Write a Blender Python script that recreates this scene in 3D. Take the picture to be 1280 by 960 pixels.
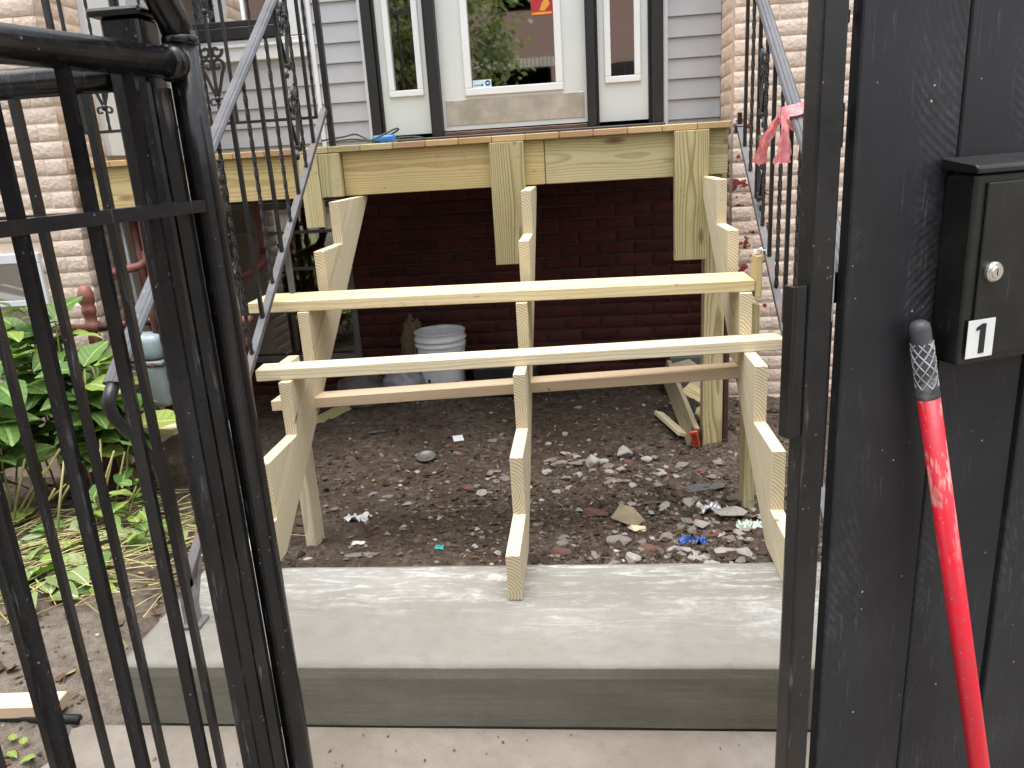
import bpy, bmesh, math, random
from mathutils import Vector, Matrix, noise
R = random.Random(11)
for o in list(bpy.data.objects): bpy.data.objects.remove(o)
SC = bpy.context.scene
COL = SC.collection
PI = math.pi

# ------------------------------------------------------------------ camera
F = 973.6                                   # focal length in pixels of the 1280 px wide photograph
CAM = Vector((0.1128, -1.8411, 1.1563))
YAW, PIT, ROL = -0.1019, 0.2870, -0.0623
FW = Vector((math.sin(YAW)*math.cos(PIT), math.cos(YAW)*math.cos(PIT), -math.sin(PIT)))
R0 = Vector((math.cos(YAW), -math.sin(YAW), 0)); U0 = R0.cross(FW)
RT = math.cos(ROL)*R0 + math.sin(ROL)*U0
UP = -math.sin(ROL)*R0 + math.cos(ROL)*U0
cd = bpy.data.cameras.new('camera'); cam = bpy.data.objects.new('camera', cd); COL.objects.link(cam)
cd.sensor_width = 36; cd.lens = 36*F/1280; cd.clip_start = 0.02; cd.clip_end = 1000
cam.matrix_world = Matrix((( RT.x, UP.x, -FW.x, CAM.x), (RT.y, UP.y, -FW.y, CAM.y), (RT.z, UP.z, -FW.z, CAM.z), (0,0,0,1)))
SC.camera = cam
SC.render.resolution_x, SC.render.resolution_y = 1024, 768

# ------------------------------------------------------------------ sky, sun, exposure
world = bpy.data.worlds.new('World'); SC.world = world; world.use_nodes = True
nt = world.node_tree; nt.nodes.clear()
sky = nt.nodes.new('ShaderNodeTexSky'); sky.sky_type = 'NISHITA'; sky.sun_disc = False
sky.sun_elevation = math.radians(83); sky.sun_rotation = math.radians(190)
sky.air_density = 1.5; sky.dust_density = 4.0; sky.ozone_density = 1.0
hs = nt.nodes.new('ShaderNodeHueSaturation'); hs.inputs['Saturation'].default_value = 0.22
bg = nt.nodes.new('ShaderNodeBackground'); bg.inputs['Strength'].default_value = 0.15
wo = nt.nodes.new('ShaderNodeOutputWorld')
nt.links.new(sky.outputs[0], hs.inputs['Color']); nt.links.new(hs.outputs[0], bg.inputs['Color']); nt.links.new(bg.outputs[0], wo.inputs[0])
sl = bpy.data.lights.new('sun', 'SUN'); sl.energy = 1.5; sl.angle = math.radians(55); sl.color = (1.0, 0.985, 0.965)
sun = bpy.data.objects.new('sun', sl); COL.objects.link(sun)
_el, _az = math.radians(83), math.radians(190)            # azimuth from +Y clockwise: almost overhead
sd = Vector((math.sin(_az)*math.cos(_el), math.cos(_az)*math.cos(_el), math.sin(_el)))
sun.rotation_euler = sd.to_track_quat('Z', 'Y').to_euler()
SC.view_settings.view_transform = 'Standard'; SC.view_settings.look = 'None'
SC.view_settings.exposure = 1.22; SC.view_settings.gamma = 1.0; SC.view_settings.use_curve_mapping = False
SC.render.engine = 'CYCLES'
SC.cycles.max_bounces = 5; SC.cycles.diffuse_bounces = 3; SC.cycles.glossy_bounces = 3; SC.cycles.transparent_max_bounces = 8; SC.cycles.caustics_reflective = False; SC.cycles.caustics_refractive = False; SC.cycles.use_denoising = True; SC.cycles.use_adaptive_sampling = True; SC.cycles.adaptive_threshold = 0.02

# ------------------------------------------------------------------ measuring helper: where a sight line meets a plane of the place
def ray(x, y): return FW + (x-640)/F*RT - (y-480)/F*UP
def at(x, y, X=None, Y=None, Z=None):
    d = ray(x, y)
    if X is not None: t = (X-CAM.x)/d.x
    elif Y is not None: t = (Y-CAM.y)/d.y
    else: t = (Z-CAM.z)/d.z
    return CAM + t*d
def on_plane(x, y, p, n):
    d = ray(x, y); return CAM + d*((p-CAM).dot(n)/d.dot(n))

# ------------------------------------------------------------------ mesh helpers
class MB:
    def __init__(s): s.bm = bmesh.new()
    def face(s, vs):
        try: return s.bm.faces.new(vs)
        except ValueError: return None
    def box(s, lo, hi, bev=0.0, seg=1, M=None):
        lo = Vector(lo); hi = Vector(hi)
        c = (lo+hi)/2; d = hi-lo
        r = bmesh.ops.create_cube(s.bm, size=1.0, matrix=Matrix.Translation(c) @ Matrix.Diagonal((abs(d.x), abs(d.y), abs(d.z), 1)))
        vs = r['verts']
        if bev > 0:
            es = list({e for v in vs for e in v.link_edges})
            rr = bmesh.ops.bevel(s.bm, geom=es, offset=bev, segments=seg, affect='EDGES', profile=0.5)
            vs = list({v for f in rr['faces'] for v in f.verts} | {v for v in vs if v.is_valid})
        if M is not None: bmesh.ops.transform(s.bm, matrix=M, verts=[v for v in vs if v.is_valid])
        return s
    def poly_prism(s, pts, axis_vec, bev=0.0):
        """pts: list of 3D points of a planar polygon, extruded by axis_vec"""
        a = [s.bm.verts.new(p) for p in pts]; b = [s.bm.verts.new(Vector(p)+Vector(axis_vec)) for p in pts]
        n = len(pts); fs = [s.face(a), s.face(b[::-1])]
        for i in range(n): fs.append(s.face([a[i], b[i], b[(i+1)%n], a[(i+1)%n]]))
        bmesh.ops.recalc_face_normals(s.bm, faces=[f for f in fs if f])
        if bev > 0:
            es = list({e for v in a+b for e in v.link_edges})
            bmesh.ops.bevel(s.bm, geom=es, offset=bev, segments=1, affect='EDGES', profile=0.5)
        return s
    def tube(s, pts, rad, n=10, square=False, twist=0.0, cap=True, flat=None, roll=0.0):
        pts = [Vector(p) for p in pts]; rings = []
        m = len(pts); up = None; acc = 0.0
        for i, p in enumerate(pts):
            t = (pts[min(i+1, m-1)] - pts[max(i-1, 0)])
            if t.length < 1e-9: t = Vector((0,0,1))
            t.normalize()
            if up is None:
                up = Vector((0,0,1)) if abs(t.z) < 0.9 else Vector((0,1,0))
            up = (up - up.dot(t)*t)
            if up.length < 1e-6: up = t.orthogonal()
            up.normalize(); sd_ = t.cross(up)
            r = rad[i] if isinstance(rad, (list, tuple)) else rad
            if i: acc += twist*(pts[i]-pts[i-1]).length
            ring = []
            if square:
                w, h = (flat if flat else (r, r))
                for (a, b) in ((-1,-1),(1,-1),(1,1),(-1,1)):
                    ca, sa = math.cos(acc+roll), math.sin(acc+roll)
                    x, y = a*w, b*h
                    ring.append(s.bm.verts.new(p + sd_*(x*ca-y*sa) + up*(x*sa+y*ca)))
            else:
                for k in range(n):
                    an = 2*PI*k/n
                    ring.append(s.bm.verts.new(p + sd_*(r*math.cos(an)) + up*(r*math.sin(an))))
            rings.append(ring)
        for a, b in zip(rings, rings[1:]):
            k = len(a)
            for j in range(k): s.face([a[j], a[(j+1)%k], b[(j+1)%k], b[j]])
        if cap: s.face(rings[0][::-1]); s.face(rings[-1])
        return s
    def lathe(s, prof, n=28, c=(0,0,0), cap0=True, cap1=True):
        c = Vector(c); rings = []
        for (r, z) in prof:
            rings.append([s.bm.verts.new(c+Vector((r*math.cos(2*PI*k/n), r*math.sin(2*PI*k/n), z))) for k in range(n)])
        for a, b in zip(rings, rings[1:]):
            for j in range(n): s.face([a[j], a[(j+1)%n], b[(j+1)%n], b[j]])
        if cap0: s.face(rings[0][::-1])
        if cap1: s.face(rings[-1])
        return s
    def grid(s, fn, nu, nv):
        g = [[s.bm.verts.new(fn(i/(nu-1), j/(nv-1))) for i in range(nu)] for j in range(nv)]
        for j in range(nv-1):
            for i in range(nu-1): s.face([g[j][i], g[j][i+1], g[j+1][i+1], g[j+1][i]])
        return s
    def hull(s, pts):
        vs = [s.bm.verts.new(p) for p in pts]
        r = bmesh.ops.convex_hull(s.bm, input=vs)
        dead = [v for v in vs if v.is_valid and not v.link_faces]
        bmesh.ops.delete(s.bm, geom=dead, context='VERTS')
        return s
    def mesh(s, name, smooth=False):
        me = bpy.data.meshes.new(name); s.bm.normal_update(); s.bm.to_mesh(me); s.bm.free()
        if smooth:
            for p in me.polygons: p.use_smooth = True
        return me

def put(name, me, mat, parent=None, M=None):
    """link a mesh as one object; M is its world matrix"""
    o = bpy.data.objects.new(name, me); COL.objects.link(o)
    if mat is not None and not me.materials: me.materials.append(mat)
    M = M if M is not None else Matrix.Identity(4)
    if parent is not None:
        o.parent = parent; o.matrix_parent_inverse = Matrix.Identity(4)
        o.matrix_basis = WM[parent.name].inverted() @ M
    else: o.matrix_basis = M
    WM[o.name] = M
    return o
WM = {}
def build(name, mb, mat, parent=None, smooth=False, origin=None):
    """mesh given in world coordinates; its origin is moved to the middle of its base"""
    bm = mb.bm
    if origin is None:
        xs = [v.co.x for v in bm.verts]; ys = [v.co.y for v in bm.verts]; zs = [v.co.z for v in bm.verts]
        origin = Vector(((min(xs)+max(xs))/2, (min(ys)+max(ys))/2, min(zs)))
    origin = Vector(origin)
    bmesh.ops.translate(bm, verts=bm.verts, vec=-origin)
    return put(name, mb.mesh(name, smooth), mat, parent, Matrix.Translation(origin))
def thing(name, label, cat, loc=(0,0,0), group=None):
    o = bpy.data.objects.new(name, None); COL.objects.link(o)
    o.empty_display_size = 0.05; o.location = loc; WM[o.name] = Matrix.Translation(Vector(loc))
    return tag(o, label, cat, group)
def tag(o, label, cat, group=None):
    o['label'] = label; o['category'] = cat
    if group: o['group'] = group
    return o
def struct(o, label=None): 
    o['kind'] = 'structure'
    if label: o['label'] = label
    return o
def frame(p0, p1, up):
    """matrix with X along p0->p1, Y across (width), Z along up (thickness); origin in the middle"""
    p0, p1, up = Vector(p0), Vector(p1), Vector(up)
    x = (p1-p0).normalized(); z = (up - up.dot(x)*x).normalized(); y = z.cross(x); c = (p0+p1)/2
    return Matrix(((x.x,y.x,z.x,c.x),(x.y,y.y,z.y,c.y),(x.z,y.z,z.z,c.z),(0,0,0,1)))
def lumber(name, p0, p1, w, t, up, mat, parent=None, bev=0.0025, cut=None):
    """board from p0 to p1 (centre line), w across, t along up; local X is the grain"""
    L = (Vector(p1)-Vector(p0)).length
    mb = MB(); mb.box((-L/2,-w/2,-t/2), (L/2,w/2,t/2), bev, 1)
    # a few cross loops so that long boards can bow a little
    bow = R.uniform(-1,1)*0.0012*L; wob = R.random()*50
    bmesh.ops.subdivide_edges(mb.bm, edges=[e for e in mb.bm.edges if abs((e.verts[0].co-e.verts[1].co).x) > L*0.8], cuts=5)
    for v in mb.bm.verts:
        u = v.co.x/(L/2); v.co.z += bow*(1-u*u)*0.6; v.co.y += 0.0015*noise.noise((v.co.x*1.7+wob, 0, 0))
    return put(name, mb.mesh(name), mat, parent, frame(p0, p1, up))

# ------------------------------------------------------------------ material helpers
def newmat(name):
    m = bpy.data.materials.new(name); m.use_nodes = True; n = m.node_tree.nodes; n.clear()
    out = n.new('ShaderNodeOutputMaterial'); b = n.new('ShaderNodeBsdfPrincipled'); m.node_tree.links.new(b.outputs[0], out.inputs[0])
    return m, m.node_tree, b
class NT:
    def __init__(s, nt): s.nt = nt
    def n(s, typ, **k):
        x = s.nt.nodes.new('ShaderNode'+typ)
        for a, v in k.items(): setattr(x, a, v)
        return x
    def l(s, a, b): s.nt.links.new(a, b)
    def val(s, sock, v):
        if hasattr(v, 'links') or isinstance(v, bpy.types.NodeSocket): s.l(v, sock)
        else: sock.default_value = v
    def math(s, op, a, b=0.0, c=None, clamp=False):
        x = s.n('Math', operation=op); x.use_clamp = clamp
        s.val(x.inputs[0], a); s.val(x.inputs[1], b)
        if c is not None: s.val(x.inputs[2], c)
        return x.outputs[0]
    def vmul(s, v, k):
        x = s.n('VectorMath', operation='MULTIPLY'); s.l(v, x.inputs[0]); x.inputs[1].default_value = k; return x.outputs[0]
    def vadd(s, v, k):
        x = s.n('VectorMath', operation='ADD'); s.l(v, x.inputs[0]); s.val(x.inputs[1], k); return x.outputs[0]
    def noise(s, v, scale=1.0, detail=4.0, rough=0.55, dist=0.0):
        x = s.n('TexNoise'); s.l(v, x.inputs['Vector']); x.inputs['Scale'].default_value = scale
        x.inputs['Detail'].default_value = min(detail, 3.4); x.inputs['Roughness'].default_value = rough; x.inputs['Distortion'].default_value = dist
        return x.outputs['Fac']
    def voro(s, v, scale, feature='F1', out='Distance', rnd=1.0):
        x = s.n('TexVoronoi', feature=feature); s.l(v, x.inputs['Vector']); x.inputs['Scale'].default_value = scale
        x.inputs['Randomness'].default_value = rnd
        return x.outputs[out]
    def ramp(s, f, stops, interp='LINEAR'):
        x = s.n('ValToRGB'); s.l(f, x.inputs[0]); cr = x.color_ramp; cr.interpolation = interp
        while len(cr.elements) < len(stops): cr.elements.new(0.5)
        for e, (p, c) in zip(cr.elements, stops):
            e.position = p; e.color = (c, c, c, 1) if isinstance(c, (int, float)) else (c[0], c[1], c[2], 1)
        return x.outputs[0]
    def mix(s, f, a, b, mode='MIX'):
        x = s.n('Mix', data_type='RGBA', blend_type=mode); s.val(x.inputs[0], f)
        for sock, v in ((x.inputs[6], a), (x.inputs[7], b)):
            if isinstance(v, (tuple, list)): sock.default_value = (v[0], v[1], v[2], 1)
            else: s.val(sock, v)
        return x.outputs[2]
    def coord(s, kind='Object'): return s.n('TexCoord').outputs[kind]
    def geo(s, o): return s.n('NewGeometry').outputs[o]
    def rnd(s): return s.n('ObjectInfo').outputs['Random']
    def bump(s, h, b, strength=0.3, dist=0.01):
        x = s.n('Bump'); x.inputs['Strength'].default_value = strength; x.inputs['Distance'].default_value = dist
        s.l(h, x.inputs['Height']); s.l(x.outputs[0], b.inputs['Normal']); return x
    def sep(s, v):
        x = s.n('SeparateXYZ'); s.l(v, x.inputs[0]); return x.outputs
    def comb(s, x, y, z):
        c = s.n('CombineXYZ'); s.val(c.inputs[0], x); s.val(c.inputs[1], y); s.val(c.inputs[2], z); return c.outputs[0]

def mat_wood(name, early, late, tint=(0.55,0.6,0.30), tint_amt=0.35, ring=0.0062, contrast=0.8, dirt=0.25, knots=0.12, grey=0.0):
    m, t, b = newmat(name); N = NT(t)
    co = N.coord('Object'); rn = N.rnd()
    off = N.comb(N.math('MULTIPLY', rn, 37.0), 0.0, 0.0)
    co2 = N.vadd(co, off); x, y, z = N.sep(co2)
    r2 = N.math('FRACT', N.math('MULTIPLY', rn, 17.31))
    oy = N.math('MULTIPLY_ADD', r2, 0.09, -0.045); oz = N.math('MULTIPLY_ADD', rn, 0.05, 0.018)
    wob = N.noise(N.vmul(co2, (1.6, 6, 6)), 1.0, 2.0, 0.5)
    yy = N.math('ADD', y, oy); zz = N.math('ADD', z, oz)
    rad = N.math('SQRT', N.math('ADD', N.math('MULTIPLY', yy, yy), N.math('MULTIPLY', zz, zz)))
    # knots swell the rings around them
    kv = N.voro(N.vmul(co2, (2.3, 7.5, 7.5)), 1.0, rnd=1.0)
    kn = N.math('SUBTRACT', 1.0, N.math('DIVIDE', kv, knots if knots > 0 else 0.001), clamp=True)
    rad = N.math('ADD', rad, N.math('MULTIPLY', wob, 0.034))
    rad = N.math('ADD', rad, N.math('MULTIPLY', N.math('SUBTRACT', 0.4, kv, clamp=True), 0.012))
    fr = N.math('FRACT', N.math('DIVIDE', rad, ring))
    lw = N.ramp(fr, [(0.0, 0.0), (0.45, 0.12), (0.86, 1.0), (0.97, 0.7), (1.0, 0.0)])
    fib = N.noise(N.vmul(co2, (5, 260, 260)), 1.0, 2.0, 0.6)
    fib2 = N.noise(N.vmul(co2, (1.5, 45, 45)), 1.0, 3.0, 0.6)
    nx = N.math('ABSOLUTE', N.sep(N.coord('Normal'))[0])
    eg = N.ramp(nx, [(0.64, 0.0), (0.80, 1.0)])
    f = N.math('MULTIPLY', lw, N.math('MULTIPLY_ADD', eg, 0.75, contrast))
    f = N.math('ADD', f, N.math('MULTIPLY_ADD', fib, 0.34, -0.17))
    f = N.math('ADD', f, N.math('MULTIPLY_ADD', fib2, 0.5, -0.25), clamp=True)
    c = N.mix(f, early, late)
    patch = N.ramp(N.noise(N.vmul(co2, (1.1, 5, 5)), 1.0, 3.0, 0.6), [(0.35, 0.0), (0.7, 1.0)])
    c = N.mix(N.math('MULTIPLY', patch, tint_amt), c, tint, 'MULTIPLY')
    # scuffs and soil
    d1 = N.ramp(N.noise(co2, 22.0, 5.0, 0.7), [(0.56, 0.0), (0.72, 1.0)])
    d2 = N.ramp(N.noise(N.vmul(co2, (3, 9, 9)), 1.0, 4.0, 0.7), [(0.45, 0.0), (0.75, 1.0)])
    c = N.mix(N.math('MULTIPLY', N.math('MULTIPLY', d1, d2), dirt), c, (0.10, 0.075, 0.045))
    c = N.mix(N.math('MULTIPLY', N.ramp(N.voro(co2, 9.0), [(0.03, 1.0), (0.06, 0.0)]), 0.55*(1 if dirt > 0.1 else 0)), c, (0.12, 0.09, 0.05))
    if knots > 0:
        c = N.mix(N.ramp(kn, [(0.0, 0.0), (0.35, 0.55), (1.0, 0.95)]), c, (0.13, 0.07, 0.028))
    v = N.math('MULTIPLY_ADD', r2, 0.22, 0.89)
    c = N.mix(1.0, c, N.comb(v, v, v), 'MULTIPLY')
    t.links.new(c, b.inputs['Base Color']); b.inputs['Roughness'].default_value = 0.78
    b.inputs['Specular IOR Level'].default_value = 0.25
    h = N.math('ADD', N.math('MULTIPLY', lw, 0.5), N.math('MULTIPLY', fib, 0.9))
    N.bump(h, b, 0.35, 0.0012)
    return m

def mat_paint(name, col, chip=(0.3,0.3,0.3), chip_amt=0.5, rough=0.35, rust=0.0, scale=1.0, metallic=0.0, spot=1.0, dust=0.0):
    m, t, b = newmat(name); N = NT(t); co = N.vadd(N.coord('Object'), N.comb(N.math('MULTIPLY', N.rnd(), 20.0), 0.0, 0.0))
    n1 = N.noise(co, 9*scale, 5, 0.65); n2 = N.noise(co, 60*scale, 5, 0.7)
    c = N.mix(N.ramp(n1, [(0.35, 0.0), (0.7, 1.0)]), col, [min(1, k*1.9+0.004) for k in col])
    # worn streaks along the length (z) and small chips
    st = N.noise(N.vmul(co, (90*scale, 90*scale, 9*scale)), 1.0, 4, 0.7)
    ch = N.math('MULTIPLY', N.ramp(st, [(0.60, 0.0), (0.68, 1.0)]), N.ramp(n1, [(0.46, 0.0), (0.62, 1.0)]))
    c = N.mix(N.math('MULTIPLY', ch, chip_amt), c, chip)
    sp = N.ramp(N.voro(co, 70*scale), [(0.05*spot, 1.0), (0.09*spot, 0.0)])
    sp = N.math('MULTIPLY', sp, N.ramp(N.noise(co, 14*scale, 2, 0.5), [(0.5, 0.0), (0.6, 1.0)]))
    c = N.mix(N.math('MULTIPLY', sp, 0.8*chip_amt), c, [min(1, k*1.5+0.05) for k in chip])
    if rust > 0:
        ru = N.ramp(N.noise(co, 5*scale, 6, 0.7), [(0.52, 0.0), (0.62, 1.0)])
        c = N.mix(N.math('MULTIPLY', ru, rust), c, (0.16, 0.062, 0.035))
    if dust > 0:
        nz = N.sep(N.geo('Normal'))[2]
        du = N.math('MULTIPLY', N.ramp(n2, [(0.3, 0.3), (0.7, 1.0)]), N.math('MAXIMUM', nz, 0.0))
        c = N.mix(N.math('MULTIPLY', du, dust), c, (0.34, 0.34, 0.36))
    t.links.new(c, b.inputs['Base Color'])
    rr = N.math('ADD', rough, N.math('MULTIPLY_ADD', n2, 0.3, -0.12))
    t.links.new(rr, b.inputs['Roughness']); b.inputs['Metallic'].default_value = metallic
    N.bump(N.math('ADD', n2, N.math('MULTIPLY', ch, -0.6)), b, 0.25, 0.0015)
    return m

def mat_plain(name, col, rough=0.6, var=0.15, scale=8.0, bump=0.1, bscale=80.0, metallic=0.0, spec=0.5, bdist=0.002, stain=None, stain_amt=0.3):
    m, t, b = newmat(name); N = NT(t); co = N.vadd(N.coord('Object'), N.comb(N.math('MULTIPLY', N.rnd(), 13.0), 0.0, 0.0))
    n1 = N.noise(co, scale, 5, 0.6); lo = [k*(1-var) for k in col]; hi = [min(1, k*(1+var)) for k in col]
    c = N.mix(N.ramp(n1, [(0.3, 0.0), (0.7, 1.0)]), lo, hi)
    if stain:
        c = N.mix(N.math('MULTIPLY', N.ramp(N.noise(co, scale*0.6, 6, 0.72, 0.4), [(0.5, 0.0), (0.68, 1.0)]), stain_amt), c, stain)
    t.links.new(c, b.inputs['Base Color']); b.inputs['Roughness'].default_value = rough
    b.inputs['Metallic'].default_value = metallic; b.inputs['Specular IOR Level'].default_value = spec
    if bump > 0: N.bump(N.noise(co, bscale, 5, 0.65), b, bump, bdist)
    return m

def mat_islands(name, stops, rough=0.85, spec=0.2, trans=0.0):
    m, t, b = newmat(name); N = NT(t)
    r = N.geo('Random Per Island'); c = N.ramp(r, stops, 'CONSTANT')
    co = N.coord('Object'); n = N.noise(co, 120, 4, 0.7); k = N.math('MULTIPLY_ADD', n, 0.9, 0.55)
    c = N.mix(1.0, c, N.comb(k, k, k), 'MULTIPLY')
    t.links.new(c, b.inputs['Base Color']); b.inputs['Roughness'].default_value = rough; b.inputs['Specular IOR Level'].default_value = spec
    N.bump(n, b, 0.4, 0.002)
    return m

M = {}
M['pt'] = mat_wood('treated_pine_pale', (0.64,0.565,0.415), (0.43,0.325,0.195), (0.86,0.90,0.74), 0.35, 0.0078, 0.62, 0.12, 0.07)
M['pt_yellow'] = mat_wood('treated_pine_yellow', (0.60,0.465,0.25), (0.40,0.255,0.105), (0.74,0.84,0.66), 0.65, 0.0085, 0.70, 0.45, 0.13)
M['pt_green'] = mat_wood('treated_pine_green', (0.53,0.455,0.275), (0.34,0.25,0.12), (0.68,0.76,0.60), 0.80, 0.0085, 0.70, 0.55, 0.13)
M['pt_olive'] = mat_wood('treated_pine_olive', (0.50,0.425,0.25), (0.25,0.178,0.078), (0.72,0.78,0.60), 0.7, 0.0070, 0.9, 0.8, 0.10)
M['tread'] = mat_wood('treated_tread_plank', (0.64,0.545,0.345), (0.47,0.345,0.165), (0.84,0.78,0.60), 0.5, 0.0085, 0.55, 0.6, 0.05)
M['spf'] = mat_wood('spruce_pinkish', (0.70,0.555,0.40), (0.58,0.41,0.265), (0.95,0.88,0.8), 0.3, 0.0042, 0.5, 0.12, 0.07)
M['deckend'] = mat_wood('deck_board_pine', (0.56,0.46,0.26), (0.36,0.23,0.10), (0.95,0.62,0.42), 0.75, 0.0075, 0.8, 0.35, 0.06)
M['deckred'] = mat_wood('deck_board_reddish', (0.50,0.345,0.22), (0.30,0.15,0.075), (0.85,0.92,0.8), 0.4, 0.0075, 0.8, 0.35, 0.06)
M['scrap'] = mat_wood('weathered_scrap_wood', (0.34,0.285,0.19), (0.20,0.145,0.085), (0.8,0.82,0.75), 0.5, 0.0065, 0.6, 0.8, 0.08)
M['iron'] = mat_paint('black_iron_paint', (0.005,0.0053,0.0062), (0.12,0.11,0.11), 0.30, 0.34, 0.08, 1.0, 0.0, 0.8)
M['gate'] = mat_paint('gate_black_enamel', (0.0032,0.0035,0.0048), (0.18,0.19,0.21), 0.50, 0.20, 0.03, 0.9, 0.0, 1.4, 0.03)
M['rail'] = mat_paint('worn_handrail', (0.034,0.037,0.043), (0.28,0.29,0.31), 0.55, 0.50, 0.08, 1.0, 0.0, 0.9, 0.10)
M['railrust'] = mat_paint('worn_bottom_rail', (0.055,0.055,0.060), (0.28,0.27,0.27), 0.5, 0.55, 0.55, 1.2, 0.0, 0.9, 0.10)
M['steel'] = mat_paint('post_black_steel', (0.0055,0.006,0.007), (0.22,0.19,0.18), 0.50, 0.27, 0.06, 0.8, 0.0, 1.1)
M['mbox'] = mat_paint('mailbox_black', (0.0045,0.0052,0.0045), (0.14,0.14,0.11), 0.30, 0.33, 0.0, 2.0, 0.0, 0.7, 0.06)
M['black'] = mat_plain('black_trim', (0.012,0.012,0.014), 0.42, 0.25, 6, 0.06)
M['white'] = mat_plain('white_trim', (0.64,0.67,0.70), 0.42, 0.05, 3, 0.05, stain=(0.5,0.49,0.46), stain_amt=0.12)
M['door'] = mat_plain('door_white_fibreglass', (0.53,0.575,0.58), 0.38, 0.04, 3, 0.05, 200, stain=(0.5,0.51,0.5), stain_amt=0.12)
M['siding'] = mat_plain('grey_vinyl_siding', (0.365,0.38,0.41), 0.5, 0.05, 4, 0.12, 140, stain=(0.30,0.30,0.31), stain_amt=0.2)
M['kick'] = mat_plain('brushed_kick_plate', (0.52,0.50,0.455), 0.36, 0.22, 9, 0.1, 60, metallic=0.65, stain=(0.40,0.36,0.27), stain_amt=0.5)
M['bucket'] = mat_plain('white_bucket_plastic', (0.74,0.76,0.78), 0.4, 0.05, 6, 0.05, stain=(0.42,0.40,0.37), stain_amt=0.35)
M['gaspipe'] = mat_plain('red_brown_pipe_paint', (0.27,0.095,0.075), 0.5, 0.3, 14, 0.25, 60, stain=(0.10,0.045,0.035), stain_amt=0.6)
M['gasdark'] = mat_plain('dark_red_pipe_paint', (0.10,0.030,0.024), 0.5, 0.35, 14, 0.25, 60, stain=(0.04,0.02,0.017), stain_amt=0.6)
M['meter'] = mat_plain('meter_grey', (0.20,0.235,0.25), 0.45, 0.12, 10, 0.12, 60, stain=(0.18,0.19,0.19), stain_amt=0.4)
M['blackplastic'] = mat_plain('black_plastic', (0.018,0.019,0.021), 0.45, 0.3, 8, 0.1)
M['cord'] = mat_plain('dark_cord', (0.03,0.045,0.03), 0.5, 0.3, 20, 0.05)
M['blue'] = mat_plain('blue_plastic', (0.03,0.16,0.50), 0.42, 0.2, 20, 0.1)
M['bluefoil'] = mat_plain('blue_wrapper', (0.012,0.045,0.20), 0.3, 0.4, 30, 0.3, 60, metallic=0.3)
M['foil'] = mat_plain('silver_wrapper', (0.50,0.51,0.53), 0.33, 0.3, 40, 0.4, 50, metallic=0.6)
M['orange'] = mat_plain('orange_plastic', (0.62,0.09,0.025), 0.4, 0.15, 12, 0.05)
M['paper'] = mat_plain('white_paper', (0.66,0.66,0.65), 0.7, 0.12, 30, 0.1)
M['plate_white'] = mat_plain('label_white', (0.74,0.76,0.77), 0.45, 0.04, 20, 0.04)
M['plate_black'] = mat_plain('print_black', (0.012,0.012,0.012), 0.45, 0.1, 20, 0.0)
M['label_blue'] = mat_plain('sticker_pale_blue', (0.50,0.64,0.70), 0.35, 0.05, 20, 0.0)
M['navy'] = mat_plain('sticker_navy', (0.02,0.05,0.16), 0.35, 0.1, 20, 0.0)
M['chrome'] = mat_plain('lock_metal', (0.66,0.64,0.58), 0.28, 0.1, 40, 0.1, 90, metallic=0.85)
M['interior'] = mat_plain('dark_interior', (0.035,0.033,0.03), 0.8, 0.2, 3, 0.0)
M['blind'] = mat_plain('blind_slat', (0.46,0.50,0.48), 0.6, 0.05, 3, 0.0)
M['red_paper'] = mat_plain('red_paper_print', (0.36,0.012,0.02), 0.6, 0.2, 10, 0.0)
M['gold'] = mat_plain('gold_print', (0.55,0.27,0.03), 0.5, 0.2, 20, 0.0)
M['asphalt'] = mat_plain('asphalt', (0.06,0.06,0.062), 0.85, 0.2, 2, 0.3, 60)
M['sidewalk'] = mat_plain('sidewalk', (0.32,0.31,0.28), 0.85, 0.12, 2, 0.3, 60)
M['bark'] = mat_plain('bark', (0.10,0.075,0.05), 0.85, 0.3, 14, 0.8, 40, bdist=0.01)
M['stone_trim'] = mat_plain('limestone_trim', (0.42,0.39,0.33), 0.8, 0.1, 5, 0.2)

def mat_glass(name, refl, rough=0.02, base=(0.02,0.022,0.02), clear=0.75):
    m, t, b = newmat(name); N = NT(t)
    out = [n for n in t.nodes if n.type == 'OUTPUT_MATERIAL'][0]
    tr = N.n('BsdfTransparent'); tr.inputs[0].default_value = (0.80, 0.84, 0.82, 1)
    gl = N.n('BsdfGlossy'); gl.inputs['Roughness'].default_value = rough
    wv = N.noise(N.coord('Object'), 2.2, 1, 0.4); bp = N.n('Bump'); bp.inputs['Strength'].default_value = 0.02; bp.inputs['Distance'].default_value = 0.02
    N.l(wv, bp.inputs['Height']); N.l(bp.outputs[0], gl.inputs['Normal'])
    fr = N.n('Fresnel'); fr.inputs['IOR'].default_value = 1.5
    k = N.math('ADD', refl, fr.outputs[0], clamp=True)
    mx = N.n('MixShader'); N.l(k, mx.inputs[0]); N.l(tr.outputs[0], mx.inputs[1]); N.l(gl.outputs[0], mx.inputs[2])
    N.l(mx.outputs[0], out.inputs[0]); return m
M['glass'] = mat_glass('coated_glass', 0.82)
M['glassdark'] = mat_glass('window_glass', 0.30)
M['meterglass'] = mat_glass('meter_glass', 0.25)

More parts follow.
